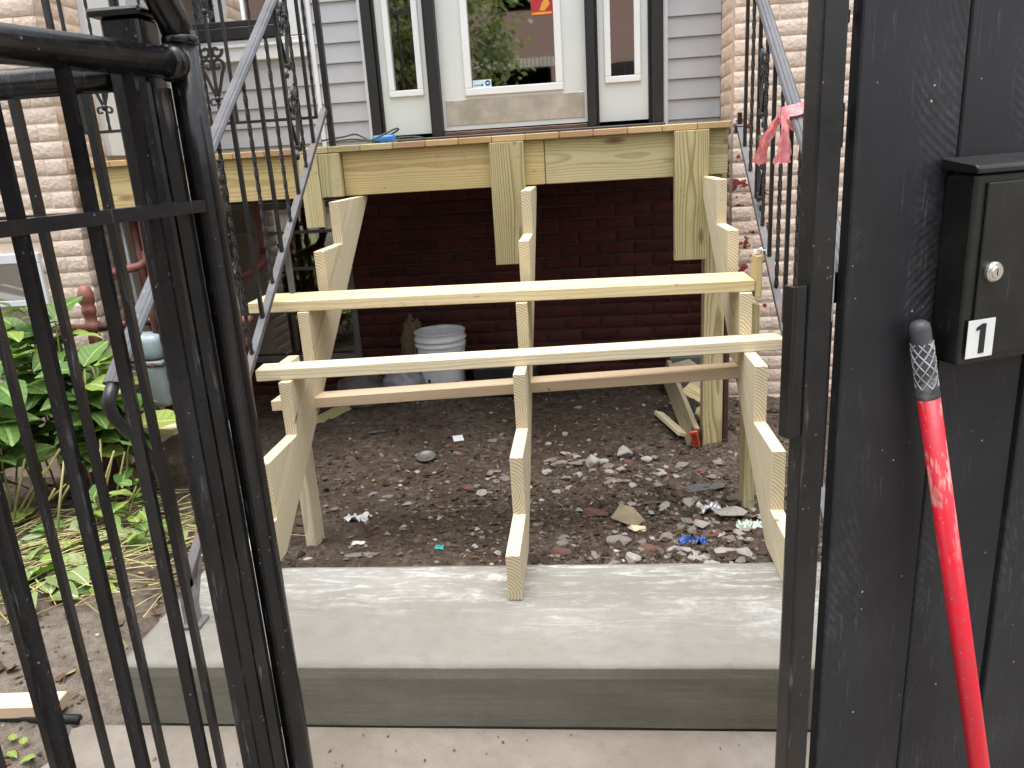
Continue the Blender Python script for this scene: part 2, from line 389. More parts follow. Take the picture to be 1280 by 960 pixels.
def mat_soil():
    m, t, b = newmat('dark_soil'); N = NT(t); co = N.coord('Object')
    n1 = N.noise(co, 3.0, 6, 0.65); n2 = N.noise(co, 26, 6, 0.7); n3 = N.noise(co, 140, 5, 0.7)
    c = N.ramp(n1, [(0.3, (0.080,0.060,0.045)), (0.5, (0.128,0.099,0.076)), (0.75, (0.19,0.155,0.125))])
    c = N.mix(N.ramp(n2, [(0.35, 0.0), (0.68, 1.0)]), c, (0.046,0.033,0.025))
    c = N.mix(N.math('MULTIPLY', N.ramp(N.voro(co, 90), [(0.05, 1.0), (0.16, 0.0)]), N.ramp(n2, [(0.5, 0.0), (0.56, 1.0)])), c, (0.20,0.175,0.145))
    # paler, drier trodden soil out by the walkway
    x, y, z = N.sep(co)
    lf = N.math('MULTIPLY', N.math('SUBTRACT', -1.1, x, clamp=True), 1.2)
    pale = N.ramp(N.math('ADD', N.math('ADD', N.math('MULTIPLY', y, -0.9), N.math('MINIMUM', lf, 0.45)), N.math('MULTIPLY_ADD', n1, 0.8, -0.25)), [(0.1, 0.0), (0.45, 1.0)])
    c = N.mix(pale, c, N.mix(N.ramp(n2, [(0.35, 0.0), (0.7, 1.0)]), (0.22,0.185,0.15), (0.12,0.098,0.078)))
    t.links.new(c, b.inputs['Base Color']); b.inputs['Roughness'].default_value = 0.93; b.inputs['Specular IOR Level'].default_value = 0.15
    N.bump(N.math('ADD', N.math('MULTIPLY', n2, 1.6), n3), b, 0.9, 0.012)
    return m
M['soil'] = mat_soil()

def mat_concrete(name, base, hi, smear=0.0, scale=1.0, brush=0.0, rough=0.85, fine=0.5, edge=None):
    m, t, b = newmat(name); N = NT(t); co = N.coord('Object')
    n1 = N.noise(co, 2.4*scale, 5, 0.6); n2 = N.noise(co, 18*scale, 6, 0.7); n3 = N.noise(co, 150, 4, 0.7)
    br = N.noise(N.vmul(co, (5, 90, 90)), 1.0, 4, 0.65)
    c = N.mix(N.ramp(n1, [(0.3, 0.0), (0.7, 1.0)]), base, hi)
    c = N.mix(N.math('MULTIPLY', N.ramp(n2, [(0.45, 0.0), (0.75, 1.0)]), 0.35), c, [k*0.7 for k in base])
    c = N.mix(N.math('MULTIPLY', N.ramp(br, [(0.35, 0.0), (0.7, 1.0)]), brush*0.5), c, [k*0.72 for k in base])
    if smear > 0:
        x, y, z = N.sep(co)
        ax = N.math('ADD', x, N.math('MULTIPLY', N.noise(co, 3.0, 2, 0.5), 0.35))
        st = N.noise(N.vmul(co, (4.5, 24, 24)), 1.0, 6, 0.80, 1.2)
        zone = N.ramp(N.math('ADD', y, N.math('MULTIPLY_ADD', N.noise(co, 2.2, 2, 0.5), 0.34, -0.17)), [(0.42, 0.0), (0.60, 1.0)])
        zone = N.math('MULTIPLY', N.ramp(N.math('ADD', N.math('ADD', y, 0.3), N.math('MULTIPLY_ADD', N.noise(co, 2.6, 3, 0.5), 0.6, -0.30)), [(0.16, 0.04), (0.46, 1.0)]), 1.0)
        s = N.math('MULTIPLY', N.math('MULTIPLY', N.ramp(st, [(0.47, 0.0), (0.66, 1.0)]), N.ramp(N.noise(co, 34, 3, 0.7), [(0.35, 0.25), (0.6, 1.0)])), zone)
        c = N.mix(N.math('MULTIPLY', s, smear), c, (0.56,0.565,0.555))
        sm = N.math('MULTIPLY', N.ramp(N.noise(N.vmul(co, (1.3, 4, 4)), 1.0, 3, 0.5), [(0.45, 0.0), (0.65, 1.0)]), zone)
        c = N.mix(N.math('MULTIPLY', sm, 0.4*smear), c, (0.36,0.363,0.355))
        pin = N.ramp(N.voro(co, 26), [(0.025, 1.0), (0.05, 0.0)])
        c = N.mix(N.math('MULTIPLY', pin, 0.5), c, (0.14,0.13,0.11))
    c = N.mix(N.math('MULTIPLY', N.ramp(N.voro(co, 120), [(0.08, 1.0), (0.2, 0.0)]), fine*0.35), c, [k*0.55 for k in base])
    t.links.new(c, b.inputs['Base Color']); b.inputs['Roughness'].default_value = rough; b.inputs['Specular IOR Level'].default_value = 0.25
    h = N.math('ADD', N.math('MULTIPLY', n2, 0.8), N.math('ADD', N.math('MULTIPLY', n3, fine), N.math('MULTIPLY', br, brush*1.5)))
    N.bump(h, b, 0.5, 0.004)
    return m
M['slab'] = mat_concrete('fresh_concrete_top', (0.188,0.176,0.154), (0.235,0.222,0.196), 0.80, 1.0, 0.3, 0.8, 0.35)
M['slabface'] = mat_concrete('olive_cement_face', (0.150,0.141,0.113), (0.180,0.170,0.138), 0.0, 1.0, 0.35, 0.7, 0.3)  # slab front and sides: darker and more olive than the top
M['walk'] = mat_concrete('worn_concrete_walk', (0.175,0.150,0.122), (0.255,0.228,0.193), 0.0, 1.4, 0.0, 0.9, 1.0)
M['footing'] = mat_concrete('rough_footing', (0.17,0.15,0.13), (0.27,0.245,0.22), 0.0, 3, 0.0, 0.95, 1.0)

def mat_brick(name, cols, rough, peel=0.0, bumpd=0.006, bscale=55):
    m, t, b = newmat(name); N = NT(t)
    rn = N.rnd(); co = N.vadd(N.coord('Object'), N.comb(N.math('MULTIPLY', rn, 31.0), N.math('MULTIPLY', rn, 11.0), 0.0))
    c = N.ramp(rn, cols)
    n1 = N.noise(co, 11, 5, 0.65); n2 = N.noise(co, bscale, 6, 0.72); n3 = N.voro(co, bscale*0.9)
    c = N.mix(N.math('MULTIPLY', N.ramp(n1, [(0.4, 0.0), (0.75, 1.0)]), 0.3), c, N.mix(1.0, c, (0.76,0.74,0.72), 'MULTIPLY'))
    c = N.mix(N.math('MULTIPLY', N.ramp(n2, [(0.55, 0.0), (0.8, 1.0)]), 0.35), c, N.mix(1.0, c, (0.6,0.57,0.55), 'MULTIPLY'))
    if peel > 0:
        pe = N.ramp(N.noise(co, 13, 6, 0.7), [(0.60-0.2*peel, 0.0), (0.64-0.2*peel, 1.0)])
        c = N.mix(pe, c, (0.17,0.035,0.022))
    t.links.new(c, b.inputs['Base Color']); b.inputs['Roughness'].default_value = rough; b.inputs['Specular IOR Level'].default_value = 0.2
    N.bump(N.math('ADD', n2, N.math('MULTIPLY', n3, 0.6)), b, 0.75, bumpd)
    return m
M['pink'] = mat_brick('pink_painted_brick', [(0.0,(0.63,0.51,0.43)), (0.5,(0.66,0.54,0.455)), (1.0,(0.61,0.49,0.41))], 0.8)
M['pinkpeel'] = mat_brick('pink_peeling_brick', [(0.0,(0.60,0.47,0.385)), (1.0,(0.58,0.45,0.365))], 0.8, 0.30)
M['pinkmortar'] = mat_plain('pink_painted_mortar', (0.60,0.48,0.40), 0.9, 0.12, 10, 0.5, 70)
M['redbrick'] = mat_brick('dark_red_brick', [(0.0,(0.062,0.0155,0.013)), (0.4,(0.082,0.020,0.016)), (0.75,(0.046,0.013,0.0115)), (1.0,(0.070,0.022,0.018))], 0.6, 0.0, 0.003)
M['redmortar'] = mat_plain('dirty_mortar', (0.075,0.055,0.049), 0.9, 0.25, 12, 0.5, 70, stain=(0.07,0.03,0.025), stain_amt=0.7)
M['farbrick'] = mat_brick('brown_brick', [(0.0,(0.26,0.175,0.145)), (1.0,(0.29,0.20,0.165))], 0.8)

def mat_leaf(name, c1, c2, vein, gen=True, rough=0.6):
    m, t, b = newmat(name); N = NT(t); out = [n for n in t.nodes if n.type == 'OUTPUT_MATERIAL'][0]
    rn = N.rnd(); c = N.mix(rn, c1, c2)
    if gen:
        x, y, z = N.sep(N.coord('Object'))
        ay = N.math('ABSOLUTE', y)
        mid = N.ramp(ay, [(0.02, 1.0), (0.05, 0.0)])
        side = N.math('FRACT', N.math('MULTIPLY', N.math('SUBTRACT', x, N.math('MULTIPLY', ay, 0.75)), 7.0))
        sv = N.ramp(side, [(0.0, 0.7), (0.10, 0.0), (0.9, 0.0), (1.0, 0.7)])
        c = N.mix(N.math('MAXIMUM', mid, N.math('MULTIPLY', sv, 0.6)), c, vein)
        N.bump(N.math('SUBTRACT', 1.0, N.math('MAXIMUM', mid, sv)), b, 0.5, 0.02)
    n = N.noise(N.coord('Object'), 5.0, 4, 0.6); c = N.mix(N.math('MULTIPLY', N.ramp(n, [(0.5, 0.0), (0.75, 1.0)]), 0.35), c, [k*0.55 for k in c1])
    N.l(c, b.inputs['Base Color']); b.inputs['Roughness'].default_value = rough
    tl = N.n('BsdfTranslucent'); N.l(N.mix(1.0, c, (1.1,1.2,0.5), 'MULTIPLY'), tl.inputs[0])
    mx = N.n('MixShader'); mx.inputs[0].default_value = 0.28
    N.l(b.outputs[0], mx.inputs[1]); N.l(tl.outputs[0], mx.inputs[2]); N.l(mx.outputs[0], out.inputs[0])
    return m
M['leaf'] = mat_leaf('hydrangea_leaf', (0.075,0.17,0.032), (0.15,0.26,0.055), (0.26,0.40,0.12))
M['leafyoung'] = mat_leaf('yellow_green_leaf', (0.22,0.33,0.05), (0.30,0.38,0.07), (0.4,0.5,0.18))
M['cutleaf'] = mat_leaf('wilting_leaf', (0.17,0.27,0.07), (0.34,0.38,0.18), (0.45,0.5,0.3))
M['crown'] = mat_leaf('tree_leaf', (0.13,0.18,0.07), (0.19,0.24,0.10), (0,0,0), False)
M['stem'] = mat_plain('stalk', (0.33,0.31,0.13), 0.6, 0.3, 20, 0.1)
M['straw'] = mat_islands('cut_stalks', [(0.0,(0.46,0.40,0.20)), (0.3,(0.33,0.30,0.12)), (0.55,(0.24,0.28,0.08)), (0.8,(0.22,0.15,0.08))], 0.7)
M['gravel'] = mat_islands('gravel_chips', [(0.0,(0.125,0.095,0.072)), (0.2,(0.088,0.065,0.048)), (0.45,(0.066,0.048,0.036)), (0.65,(0.155,0.125,0.10)), (0.80,(0.22,0.19,0.16)), (0.91,(0.058,0.043,0.032)), (0.968,(0.40,0.37,0.335)), (0.985,(0.16,0.065,0.05))])
M['litter'] = mat_islands('fallen_leaf_bits', [(0.0,(0.105,0.062,0.042)), (0.25,(0.070,0.046,0.034)), (0.5,(0.15,0.092,0.06)), (0.7,(0.095,0.042,0.03)), (0.85,(0.20,0.15,0.10)), (0.975,(0.34,0.25,0.08))])
M['rock'] = mat_plain('grey_rubble', (0.25,0.22,0.195), 0.9, 0.25, 12, 0.7, 45, bdist=0.006, stain=(0.10,0.08,0.06), stain_amt=0.6)
M['rockpale'] = mat_plain('pale_rubble', (0.40,0.37,0.33), 0.9, 0.2, 12, 0.7, 45, bdist=0.006, stain=(0.20,0.16,0.12), stain_amt=0.5)
M['brickbit'] = mat_plain('broken_red_brick', (0.165,0.078,0.060), 0.9, 0.3, 14, 0.7, 45, bdist=0.006, stain=(0.10,0.07,0.055), stain_amt=0.6)
M['slate'] = mat_plain('dark_slate', (0.085,0.08,0.075), 0.8, 0.25, 12, 0.6, 45, bdist=0.005, stain=(0.2,0.18,0.16), stain_amt=0.3)

def mat_plank():
    m, t, b = newmat('black_painted_plank'); N = NT(t)
    rn = N.rnd(); co = N.coord('Object'); x, y, z = N.sep(co)   # x along the grain (vertical), y across
    # circular-saw arcs
    xx = N.math('ADD', x, N.math('MULTIPLY', rn, 0.7)); yo = N.math('MULTIPLY_ADD', rn, 0.12, 0.12)
    yy = N.math('ADD', y, yo)
    # arcs only over stretches of the plank: radius measured from a centre that repeats up the board
    xm = N.math('SUBTRACT', N.math('MODULO', N.math('ADD', xx, 8.0), 0.62), 0.31)
    rad = N.math('SQRT', N.math('ADD', N.math('MULTIPLY', xm, xm), N.math('MULTIPLY', yy, yy)))
    fr = N.math('ADD', rad, N.math('MULTIPLY', N.noise(co, 9, 2, 0.5), 0.004))
    arc = N.math('SINE', N.math('MULTIPLY', fr, N.math('MULTIPLY_ADD', rn, 220.0, 460.0)))
    arcm = N.ramp(N.noise(N.vmul(co, (3, 7, 7)), 1.0, 3, 0.6), [(0.52, 0.0), (0.70, 1.0)])
    arc2 = N.math('MULTIPLY', arc, arcm)
    g = N.noise(N.vmul(co, (5, 130, 130)), 1.0, 4, 0.7); n1 = N.noise(co, 5, 5, 0.65); n2 = N.noise(co, 70, 5, 0.75)
    c = N.mix(N.ramp(n1, [(0.3, 0.0), (0.75, 1.0)]), (0.0105,0.0118,0.0145), (0.0215,0.0235,0.0285))
    # rubbed patches where the arcs catch grey
    ru = N.math('MULTIPLY', N.ramp(N.noise(N.vmul(co, (2.5, 9, 9)), 1.0, 5, 0.7), [(0.50, 0.0), (0.66, 1.0)]), N.ramp(n2, [(0.42, 0.0), (0.66, 1.0)]))
    ru = N.math('MULTIPLY', ru, N.math('MULTIPLY_ADD', arc, 0.35, 0.6))
    c = N.mix(N.math('MULTIPLY', ru, 0.5), c, (0.095,0.098,0.105))
    sc = N.ramp(N.noise(N.vmul(co, (12, 160, 60)), 1.0, 3, 0.8), [(0.61, 0.0), (0.66, 1.0)])
    c = N.mix(N.math('MULTIPLY', N.math('MULTIPLY', sc, N.ramp(n1, [(0.45, 0.0), (0.6, 1.0)])), 0.22), c, (0.17,0.17,0.17))
    sp = N.math('MULTIPLY', N.ramp(N.voro(co, 34), [(0.035, 1.0), (0.06, 0.0)]), N.ramp(N.noise(co, 12, 2), [(0.5, 0.0), (0.58, 1.0)]))
    c = N.mix(N.math('MULTIPLY', sp, 0.85), c, (0.55,0.55,0.54))
    N.l(c, b.inputs['Base Color']); N.l(N.math('MULTIPLY_ADD', n2, 0.3, 0.34), b.inputs['Roughness'])
    kn = N.ramp(N.voro(N.vmul(co, (2.2, 8, 8)), 1.0), [(0.0, 0.0), (0.06, 1.0)])
    h = N.math('ADD', N.math('MULTIPLY', arc2, 0.5), N.math('ADD', N.math('MULTIPLY', g, 0.8), N.math('MULTIPLY', kn, 0.8)))
    b.inputs['Specular IOR Level'].default_value = 0.35; N.bump(h, b, 0.30, 0.0018)
    return m
M['plank'] = mat_plank()

def mat_pole():
    m, t, b = newmat('red_pole_paint'); N = NT(t); co = N.coord('Object'); x, y, z = N.sep(co)
    n = N.noise(co, 34, 6, 0.72); n2 = N.noise(N.vmul(co, (60, 60, 14)), 1.0, 5, 0.7)
    c = N.mix(N.ramp(n, [(0.4, 0.0), (0.7, 1.0)]), (0.62,0.012,0.030), (0.50,0.03,0.05))
    wear = N.ramp(z, [(0.70, 0.0), (0.88, 0.55)])
    w = N.math('MULTIPLY', N.ramp(n2, [(0.52, 0.0), (0.60, 1.0)]), wear)
    c = N.mix(w, c, (0.50,0.44,0.37))
    sp = N.ramp(N.voro(co, 85), [(0.05, 1.0), (0.08, 0.0)]); c = N.mix(N.math('MULTIPLY', sp, 0.5), c, (0.75,0.6,0.6))
    N.l(c, b.inputs['Base Color']); b.inputs['Roughness'].default_value = 0.32
    N.bump(N.math('SUBTRACT', n, N.math('MULTIPLY', w, 0.6)), b, 0.3, 0.0015); return m
M['pole'] = mat_pole()
M['grip'] = mat_plain('grey_rubber_grip', (0.055,0.058,0.065), 0.55, 0.3, 30, 0.2, stain=(0.42,0.44,0.46), stain_amt=0.55)
M['gripnet'] = mat_plain('worn_grip_ridges', (0.36,0.38,0.41), 0.5, 0.35, 40, 0.2, stain=(0.12,0.12,0.13), stain_amt=0.5)
def mat_ribbon():
    m, t, b = newmat('pink_plastic_film'); N = NT(t); co = N.coord('Object'); out = [n for n in t.nodes if n.type == 'OUTPUT_MATERIAL'][0]
    n = N.noise(N.vmul(co, (90, 90, 16)), 1.0, 4, 0.6); c = N.mix(N.ramp(n, [(0.3, 0.0), (0.7, 1.0)]), (0.72,0.16,0.19), (0.85,0.40,0.42))
    N.l(c, b.inputs['Base Color']); b.inputs['Roughness'].default_value = 0.4; N.bump(n, b, 0.8, 0.006)
    tl = N.n('BsdfTranslucent'); N.l(c, tl.inputs[0]); mx = N.n('MixShader'); mx.inputs[0].default_value = 0.35
    N.l(b.outputs[0], mx.inputs[1]); N.l(tl.outputs[0], mx.inputs[2]); N.l(mx.outputs[0], out.inputs[0]); return m
M['ribbon'] = mat_ribbon()

# ================================================================== THE SETTING
def sm(a, b, x):
    t = max(0, min(1, (x-a)/(b-a))); return t*t*(3-2*t)
def gz(x, y):
    """height of the soil"""
    b = -0.182
    if y > 0.15:
        back = -0.085 - 0.095*sm(0.2, 0.75, y) - 0.05*sm(0.75, 1.7, y)
        k = sm(-1.35, -1.05, x)*(1-sm(1.0, 1.3, x))
        b = b*(1-k) + back*k - 0.06*sm(0.6, 1.6, y)*(1-k)
    b += 0.05*math.exp(-((x-0.62)/0.35)**2 - ((y-0.7)/0.4)**2)
    b += 0.03*math.exp(-((x-0.9)/0.3)**2 - ((y-1.9)/0.5)**2)
    b += 0.065*math.exp(-((x+0.80)/0.55)**2 - ((y-2.6)/0.35)**2)
    n = noise.noise((x*2.1, y*2.1, 3.0))*0.016 + noise.noise((x*8, y*8, 1.0))*0.009
    return b + n
def soil_z(x, y):
    n = noise.fractal((x*17, y*17, 5.0), 0.8, 2.1, 4)*0.0075 + max(0, noise.noise((x*31, y*31, 9.0))-0.10)*0.022
    k = 1.0
    if -1.12 < x < 1.1 and y < 0.2: k = 0.3
    return gz(x, y) + n*k

def px(x, y):
    p = at(x, y, Z=-0.17)
    for _ in range(6): p = at(x, y, Z=gz(p.x, p.y))
    return p.x, p.y
# ground: one sheet to the horizon, finely modelled by the stairs
mb = MB(); bm = mb.bm
xs = [-3.3+0.022*i for i in range(int(5.6/0.022)+1)]; ys = [-0.95+0.022*i for i in range(int(3.72/0.022)+1)]
g = [[bm.verts.new((x, y, (soil_z(x, y) if y > -0.27 or x < -1.25 else -0.215))) for x in xs] for y in ys]
for j in range(len(ys)-1):
    for i in range(len(xs)-1): bm.faces.new([g[j][i], g[j][i+1], g[j+1][i+1], g[j+1][i]])
def strip(a, b):
    for i in range(len(a)-1): bm.faces.new([a[i], a[i+1], b[i+1], b[i]])
Fz = -0.26
def far(v): 
    c = Vector((-0.5, 0.9)); d = Vector((v.co.x, v.co.y))-c; k = 260/max(abs(d.x), abs(d.y)); return bm.verts.new((c.x+d.x*k, c.y+d.y*k, Fz))
edge = g[0] + [r[-1] for r in g[1:]] + g[-1][-2::-1] + [r[0] for r in g[-2:0:-1]]
fe = [far(v) for v in edge]; n = len(edge)
for i in range(n):
    j = (i+1) % n; bm.faces.new([edge[j], edge[i], fe[i], fe[j]])
me = mb.mesh('ground', True)
gr = put('ground', me, M['soil']); struct(gr, 'dark rubble strewn soil under the stairs and beside the walkway')

# walkway in front of the slab, with a broken left edge
mb = MB()
left = [(-1.19,-0.283),(-1.225,-0.30),(-1.21,-0.33),(-1.235,-0.36),(-1.20,-0.40),(-1.23,-0.46),(-1.21,-0.55),(-1.22,-0.75),(-1.22,-3.4)]
pts = [(x, y, -0.200) for x, y in left] + [(1.6,-3.4,-0.200), (1.6,-0.283,-0.200)]
mb.poly_prism(pts, (0,0,0.027), 0.004)
o = put('walkway', mb.mesh('walkway'), M['walk']); struct(o, 'worn concrete walkway in front of the slab')
mb = MB(); mb.box((-60,-5.2,-0.30), (60,-3.42,-0.185)); struct(put('pavement', mb.mesh('pavement'), M['sidewalk']))
mb = MB(); mb.box((-60,-15.0,-0.40), (60,-7.0,-0.245)); struct(put('road', mb.mesh('road'), M['asphalt']))

# ------------------------------------------------------------------ concrete slab (landing)
SLF, SLB, SLH, SXL, SXR = -0.279, 0.200, 0.173, -1.075, 1.06
slab = thing('concrete_slab', 'freshly poured grey concrete landing slab at the foot of the stair frame', 'slab', (0,SLF,-SLH))
mb = MB(); nx, ny = 90, 22
def slabtop(u, v):
    x = SXL+0.001+(SXR-SXL-0.002)*u; y = SLF+0.001+(SLB-SLF-0.002)*(v if v > 0.06 else v*0.42/1.0 if v < 0.03 else v)
    z = 0.0 + 0.0018*noise.noise((x*5, y*9, 0)) + 0.001*noise.noise((x*25, y*60, 0))
    e = min(v*ny, (1-v)*ny, u*nx, (1-u)*nx)
    if e < 0.5: z -= 0.007+0.002*noise.noise((x*14, y*14, 2))
    return Vector((x, y, z))
mb.grid(slabtop, nx, ny)
# trowelled crust: a thin plate with a skirt
bmv = mb.bm; be = [e for e in bmv.edges if e.is_boundary]
r = bmesh.ops.extrude_edge_only(bmv, edges=be); nv = [v for v in r['geom'] if isinstance(v, bmesh.types.BMVert)]
for v in nv: v.co.z = -0.0105
bmesh.ops.recalc_face_normals(bmv, faces=bmv.faces)
build('slab_top', mb, M['slab'], slab, True, (0,0,-0.01))
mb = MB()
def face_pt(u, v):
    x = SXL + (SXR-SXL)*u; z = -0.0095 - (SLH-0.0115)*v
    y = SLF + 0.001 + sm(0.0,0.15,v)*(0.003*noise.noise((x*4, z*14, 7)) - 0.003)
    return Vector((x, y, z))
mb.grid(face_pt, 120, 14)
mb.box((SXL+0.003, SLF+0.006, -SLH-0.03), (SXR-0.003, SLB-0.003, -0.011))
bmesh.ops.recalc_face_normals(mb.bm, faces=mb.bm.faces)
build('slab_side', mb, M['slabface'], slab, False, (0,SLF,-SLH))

# ------------------------------------------------------------------ the house
house = thing('house', 'pink painted brick house with grey siding around a white front door', 'house', (-0.6,2.8,-0.3))
WY = 2.8
# --- bricks
def brick_mesh(name, L, H, D, rough, seed):
    rr = random.Random(seed); mb = MB(); nx, nz = 5, 3
    e = 0.0025
    vs = {}
    for j in range(nz+1):
        for i in range(nx+1):
            x = -L/2 + L*i/nx; z = H*j/nz
            edge_ = i in (0, nx) or j in (0, nz)
            if i == 0: x += e
            if i == nx: x -= e
            if j == 0: z += e
            if j == nz: z -= e
            y = -D + (0.0015 if edge_ else 0) + rr.uniform(-1, 0.6)*rough*(0.3 if edge_ else 1.0)
            vs[i, j] = mb.bm.verts.new((x + (0 if edge_ else rr.uniform(-1,1)*L*0.04), y, z + (0 if edge_ else rr.uniform(-1,1)*H*0.08)))
    for j in range(nz):
        for i in range(nx): mb.face([vs[i,j], vs[i+1,j], vs[i+1,j+1], vs[i,j+1]])
    rim = [vs[i,0] for i in range(nx+1)] + [vs[nx,j] for j in range(1,nz+1)] + [vs[i,nz] for i in range(nx-1,-1,-1)] + [vs[0,j] for j in range(nz-1,0,-1)]
    def outc(v):
        x, z = v.co.x, v.co.z
        x = -L/2 if x < -L/2+2*e else (L/2 if x > L/2-2*e else x); z = 0 if z < 2*e else (H if z > H-2*e else z); return x, z
    ring = [mb.bm.verts.new((outc(v)[0], v.co.y+0.0020, outc(v)[1])) for v in rim]
    backr = [mb.bm.verts.new((v.co.x, 0.004, v.co.z)) for v in ring]
    k = len(rim)
    for i in range(k):
        j = (i+1) % k
        mb.face([rim[j], rim[i], ring[i], ring[j]]); mb.face([ring[j], ring[i], backr[i], backr[j]])
    bmesh.ops.recalc_face_normals(mb.bm, faces=mb.bm.faces)
    return mb.mesh(name, True)
BH, BL, JT = 0.0735, 0.213, 0.010
def brick_set(base, mat, rough, D, jt=JT):
    out = {}
    for kind, L in (('full', BL-jt), ('half', BL/2-jt)):
        out[kind] = []
        for s in range(6 if kind == 'full' else 3):
            me = brick_mesh(base, L, BH-jt, D, rough, s*7+len(L.__repr__())); me.materials.append(mat); out[kind].append(me)
    return out
SETP = brick_set('brick', M['pink'], 0.0018, 0.0035, 0.005); SETR = brick_set('brick', M['redbrick'], 0.0012, 0.011); SETPP = brick_set('brick', M['pinkpeel'], 0.0018, 0.0035, 0.005)
def brick_field(parent, p0, d, length, z0, z1, sets, skip=None, corner=None):
    """running bond on a wall plane: p0 start, d unit direction along the wall; bricks face to the right of d rotated -90"""
    d = Vector(d).normalized(); nrm = Vector((d.y, -d.x, 0))
    k0 = 0; z = z0
    while z < z1:
        s = 0.0; first = (k0 % 2 == 1)
        while s < length-0.02:
            kind = 'half' if (first and s == 0) else 'full'
            L = BL/2 if kind == 'half' else BL
            if s+L > length+0.02:
                kind = 'half'; L = BL/2
                if s+L > length+0.02: break
            c = Vector(p0) + d*(s+L/2); c.z = z+JT/2
            if not (skip and skip(s+L/2, z)):
                st = corner if (corner and R.random() < corner[1](s, z)) else None
                me = R.choice((corner[0] if st else sets)[kind])
                x = d; y = -nrm
                Mx = Matrix(((x.x,y.x,0,c.x),(x.y,y.y,0,c.y),(0,0,1,c.z + R.uniform(-.0012,.0012)),(0,0,0,1)))
                Mx = Mx @ Matrix.Translation((R.uniform(-.0015,.0015), R.uniform(-.002,.002), 0)) @ Matrix.Rotation(R.uniform(-.006,.006), 4, 'Y')
                put('brick', me, None, parent, Mx)
            s += L; first = False
        z += BH; k0 += 1
# left bay: front plane y = 1.64, corner x = -2.205, return back to the siding wall
LBX, LBY = -2.205, 1.64
mb = MB(); mb.box((-4.2, LBY, -0.45), (LBX, WY+0.3, 3.4))
wl = build('brick_wall', mb, M['pinkmortar'], house)
wx0, wx1, wz0, wz1 = -3.05, -2.475, 0.42, 0.80      # basement window
def skip_l(s, z):
    x = LBX+0.0035-4*BL+s
    return z+BH > wz0-0.02 and z < wz1+0.03 and x < wx1+0.06
brick_field(wl, (LBX+0.0035-4*BL, LBY, 0), (1,0,0), 4*BL, -0.36, 2.25, SETP, skip_l)
brick_field(wl, (LBX, LBY+0.006, 0), (0,1,0), 0.32, -0.36+0.0, 2.25, SETP)
# basement window of the bay
wn = thing('tmp', 'x', 'x'); bpy.data.objects.remove(wn)
def window(name, x0, x1, z0, z1, y, parent, fw, depth, mat_f, muntin=None, sash=None, glass='glassdark', pane_y=0.02):
    mb = MB()
    mb.box((x0-fw, y-depth, z0-fw), (x1+fw, y+0.03, z0), 0.003); mb.box((x0-fw, y-depth, z1), (x1+fw, y+0.03, z1+fw), 0.003)
    mb.box((x0-fw, y-depth+0.001, z0+0.0005), (x0, y+0.03, z1-0.0005), 0.003); mb.box((x1, y-depth+0.001, z0+0.0005), (x1+fw, y+0.03, z1-0.0005), 0.003)
    w = build(name, mb, mat_f, parent)
    return w
wb = window('window', wx0, wx1, wz0, wz1, LBY, house, 0.045, 0.02, M['white'])
zc = (wz0+wz1)/2
mb = MB(); mb.box((wx0, LBY-0.008, zc-0.014), (wx1, LBY+0.02, zc+0.014), 0.002); build('muntin', mb, M['white'], wb)
for (a, b_) in ((wz0+0.002, zc-0.016), (zc+0.016, wz1-0.002)):
    mb = MB(); mb.box((wx0+0.001, LBY-0.004, a), (wx1-0.001, LBY-0.001, b_)); build('pane', mb, M['glassdark'], wb)
mb = MB(); mb.box((wx0-0.05, LBY-0.05, wz0-0.085), (wx1+0.06, LBY+0.01, wz0-0.047), 0.004); build('sill', mb, M['white'], wb)
mb = MB(); mb.box((-2.74, LBY-0.035, 0.345), (-2.2, LBY-0.0, 0.372), 0.003); 
build('ledge_flashing', mb, mat_plain('green_weathered_ledge', (0.30,0.40,0.25), 0.6, 0.2, 10, 0.2), wl)
# side opening of the bay above the porch: white casing with bars
mb = MB()
for (y0, y1, dz) in ((1.965,2.185,0.0), (2.262,2.335,0.004), (2.70,2.78,0.0)):
    mb.box((LBX-0.02, y0, 1.262), (LBX+0.035+dz, y1, 3.2), 0.004)
mb.box((LBX-0.02, 1.965, 3.204), (LBX+0.034, 2.78, 3.3), 0.004)
wc = build('side_window', mb, M['white'], house)
mb = MB(); mb.box((LBX-0.01, 2.186, 1.27), (LBX+0.012, 2.699, 3.2)); build('pane', mb, M['glassdark'], wc)
for yy in (2.225,):
    mb = MB(); mb.tube([(LBX+0.05, yy, 1.27), (LBX+0.05, yy, 3.1)], 0.009, square=True); build('security_bar', mb, M['iron'], wc)
for zz in [1.32+0.105*k for k in range(14)]:
    mb = MB(); mb.tube([(LBX+0.05, 2.187, zz), (LBX+0.05, 2.26, zz)], 0.004, 6); build('security_bar', mb, M['iron'], wc)
# right wall: front plane y = 2.4, corner x = 0.889
RBX, RBY = 0.889, 2.40
mb = MB(); mb.box((RBX, RBY, -0.45), (3.2, WY+0.3, 3.4))
wr = build('brick_wall', mb, M['pinkmortar'], house)
brick_field(wr, (RBX-0.0035, RBY, 0), (1,0,0), 0.92, -0.36, 2.25, SETP, None, (SETPP, lambda s, z: 0.6 if (s < 0.05 and z < 1.25) else 0.0))
brick_field(wr, (RBX, WY, 0), (0,-1,0), WY-RBY, -0.36, 2.25, SETP, None, (SETPP, lambda s, z: 0.7 if z < 1.25 else 0.0))
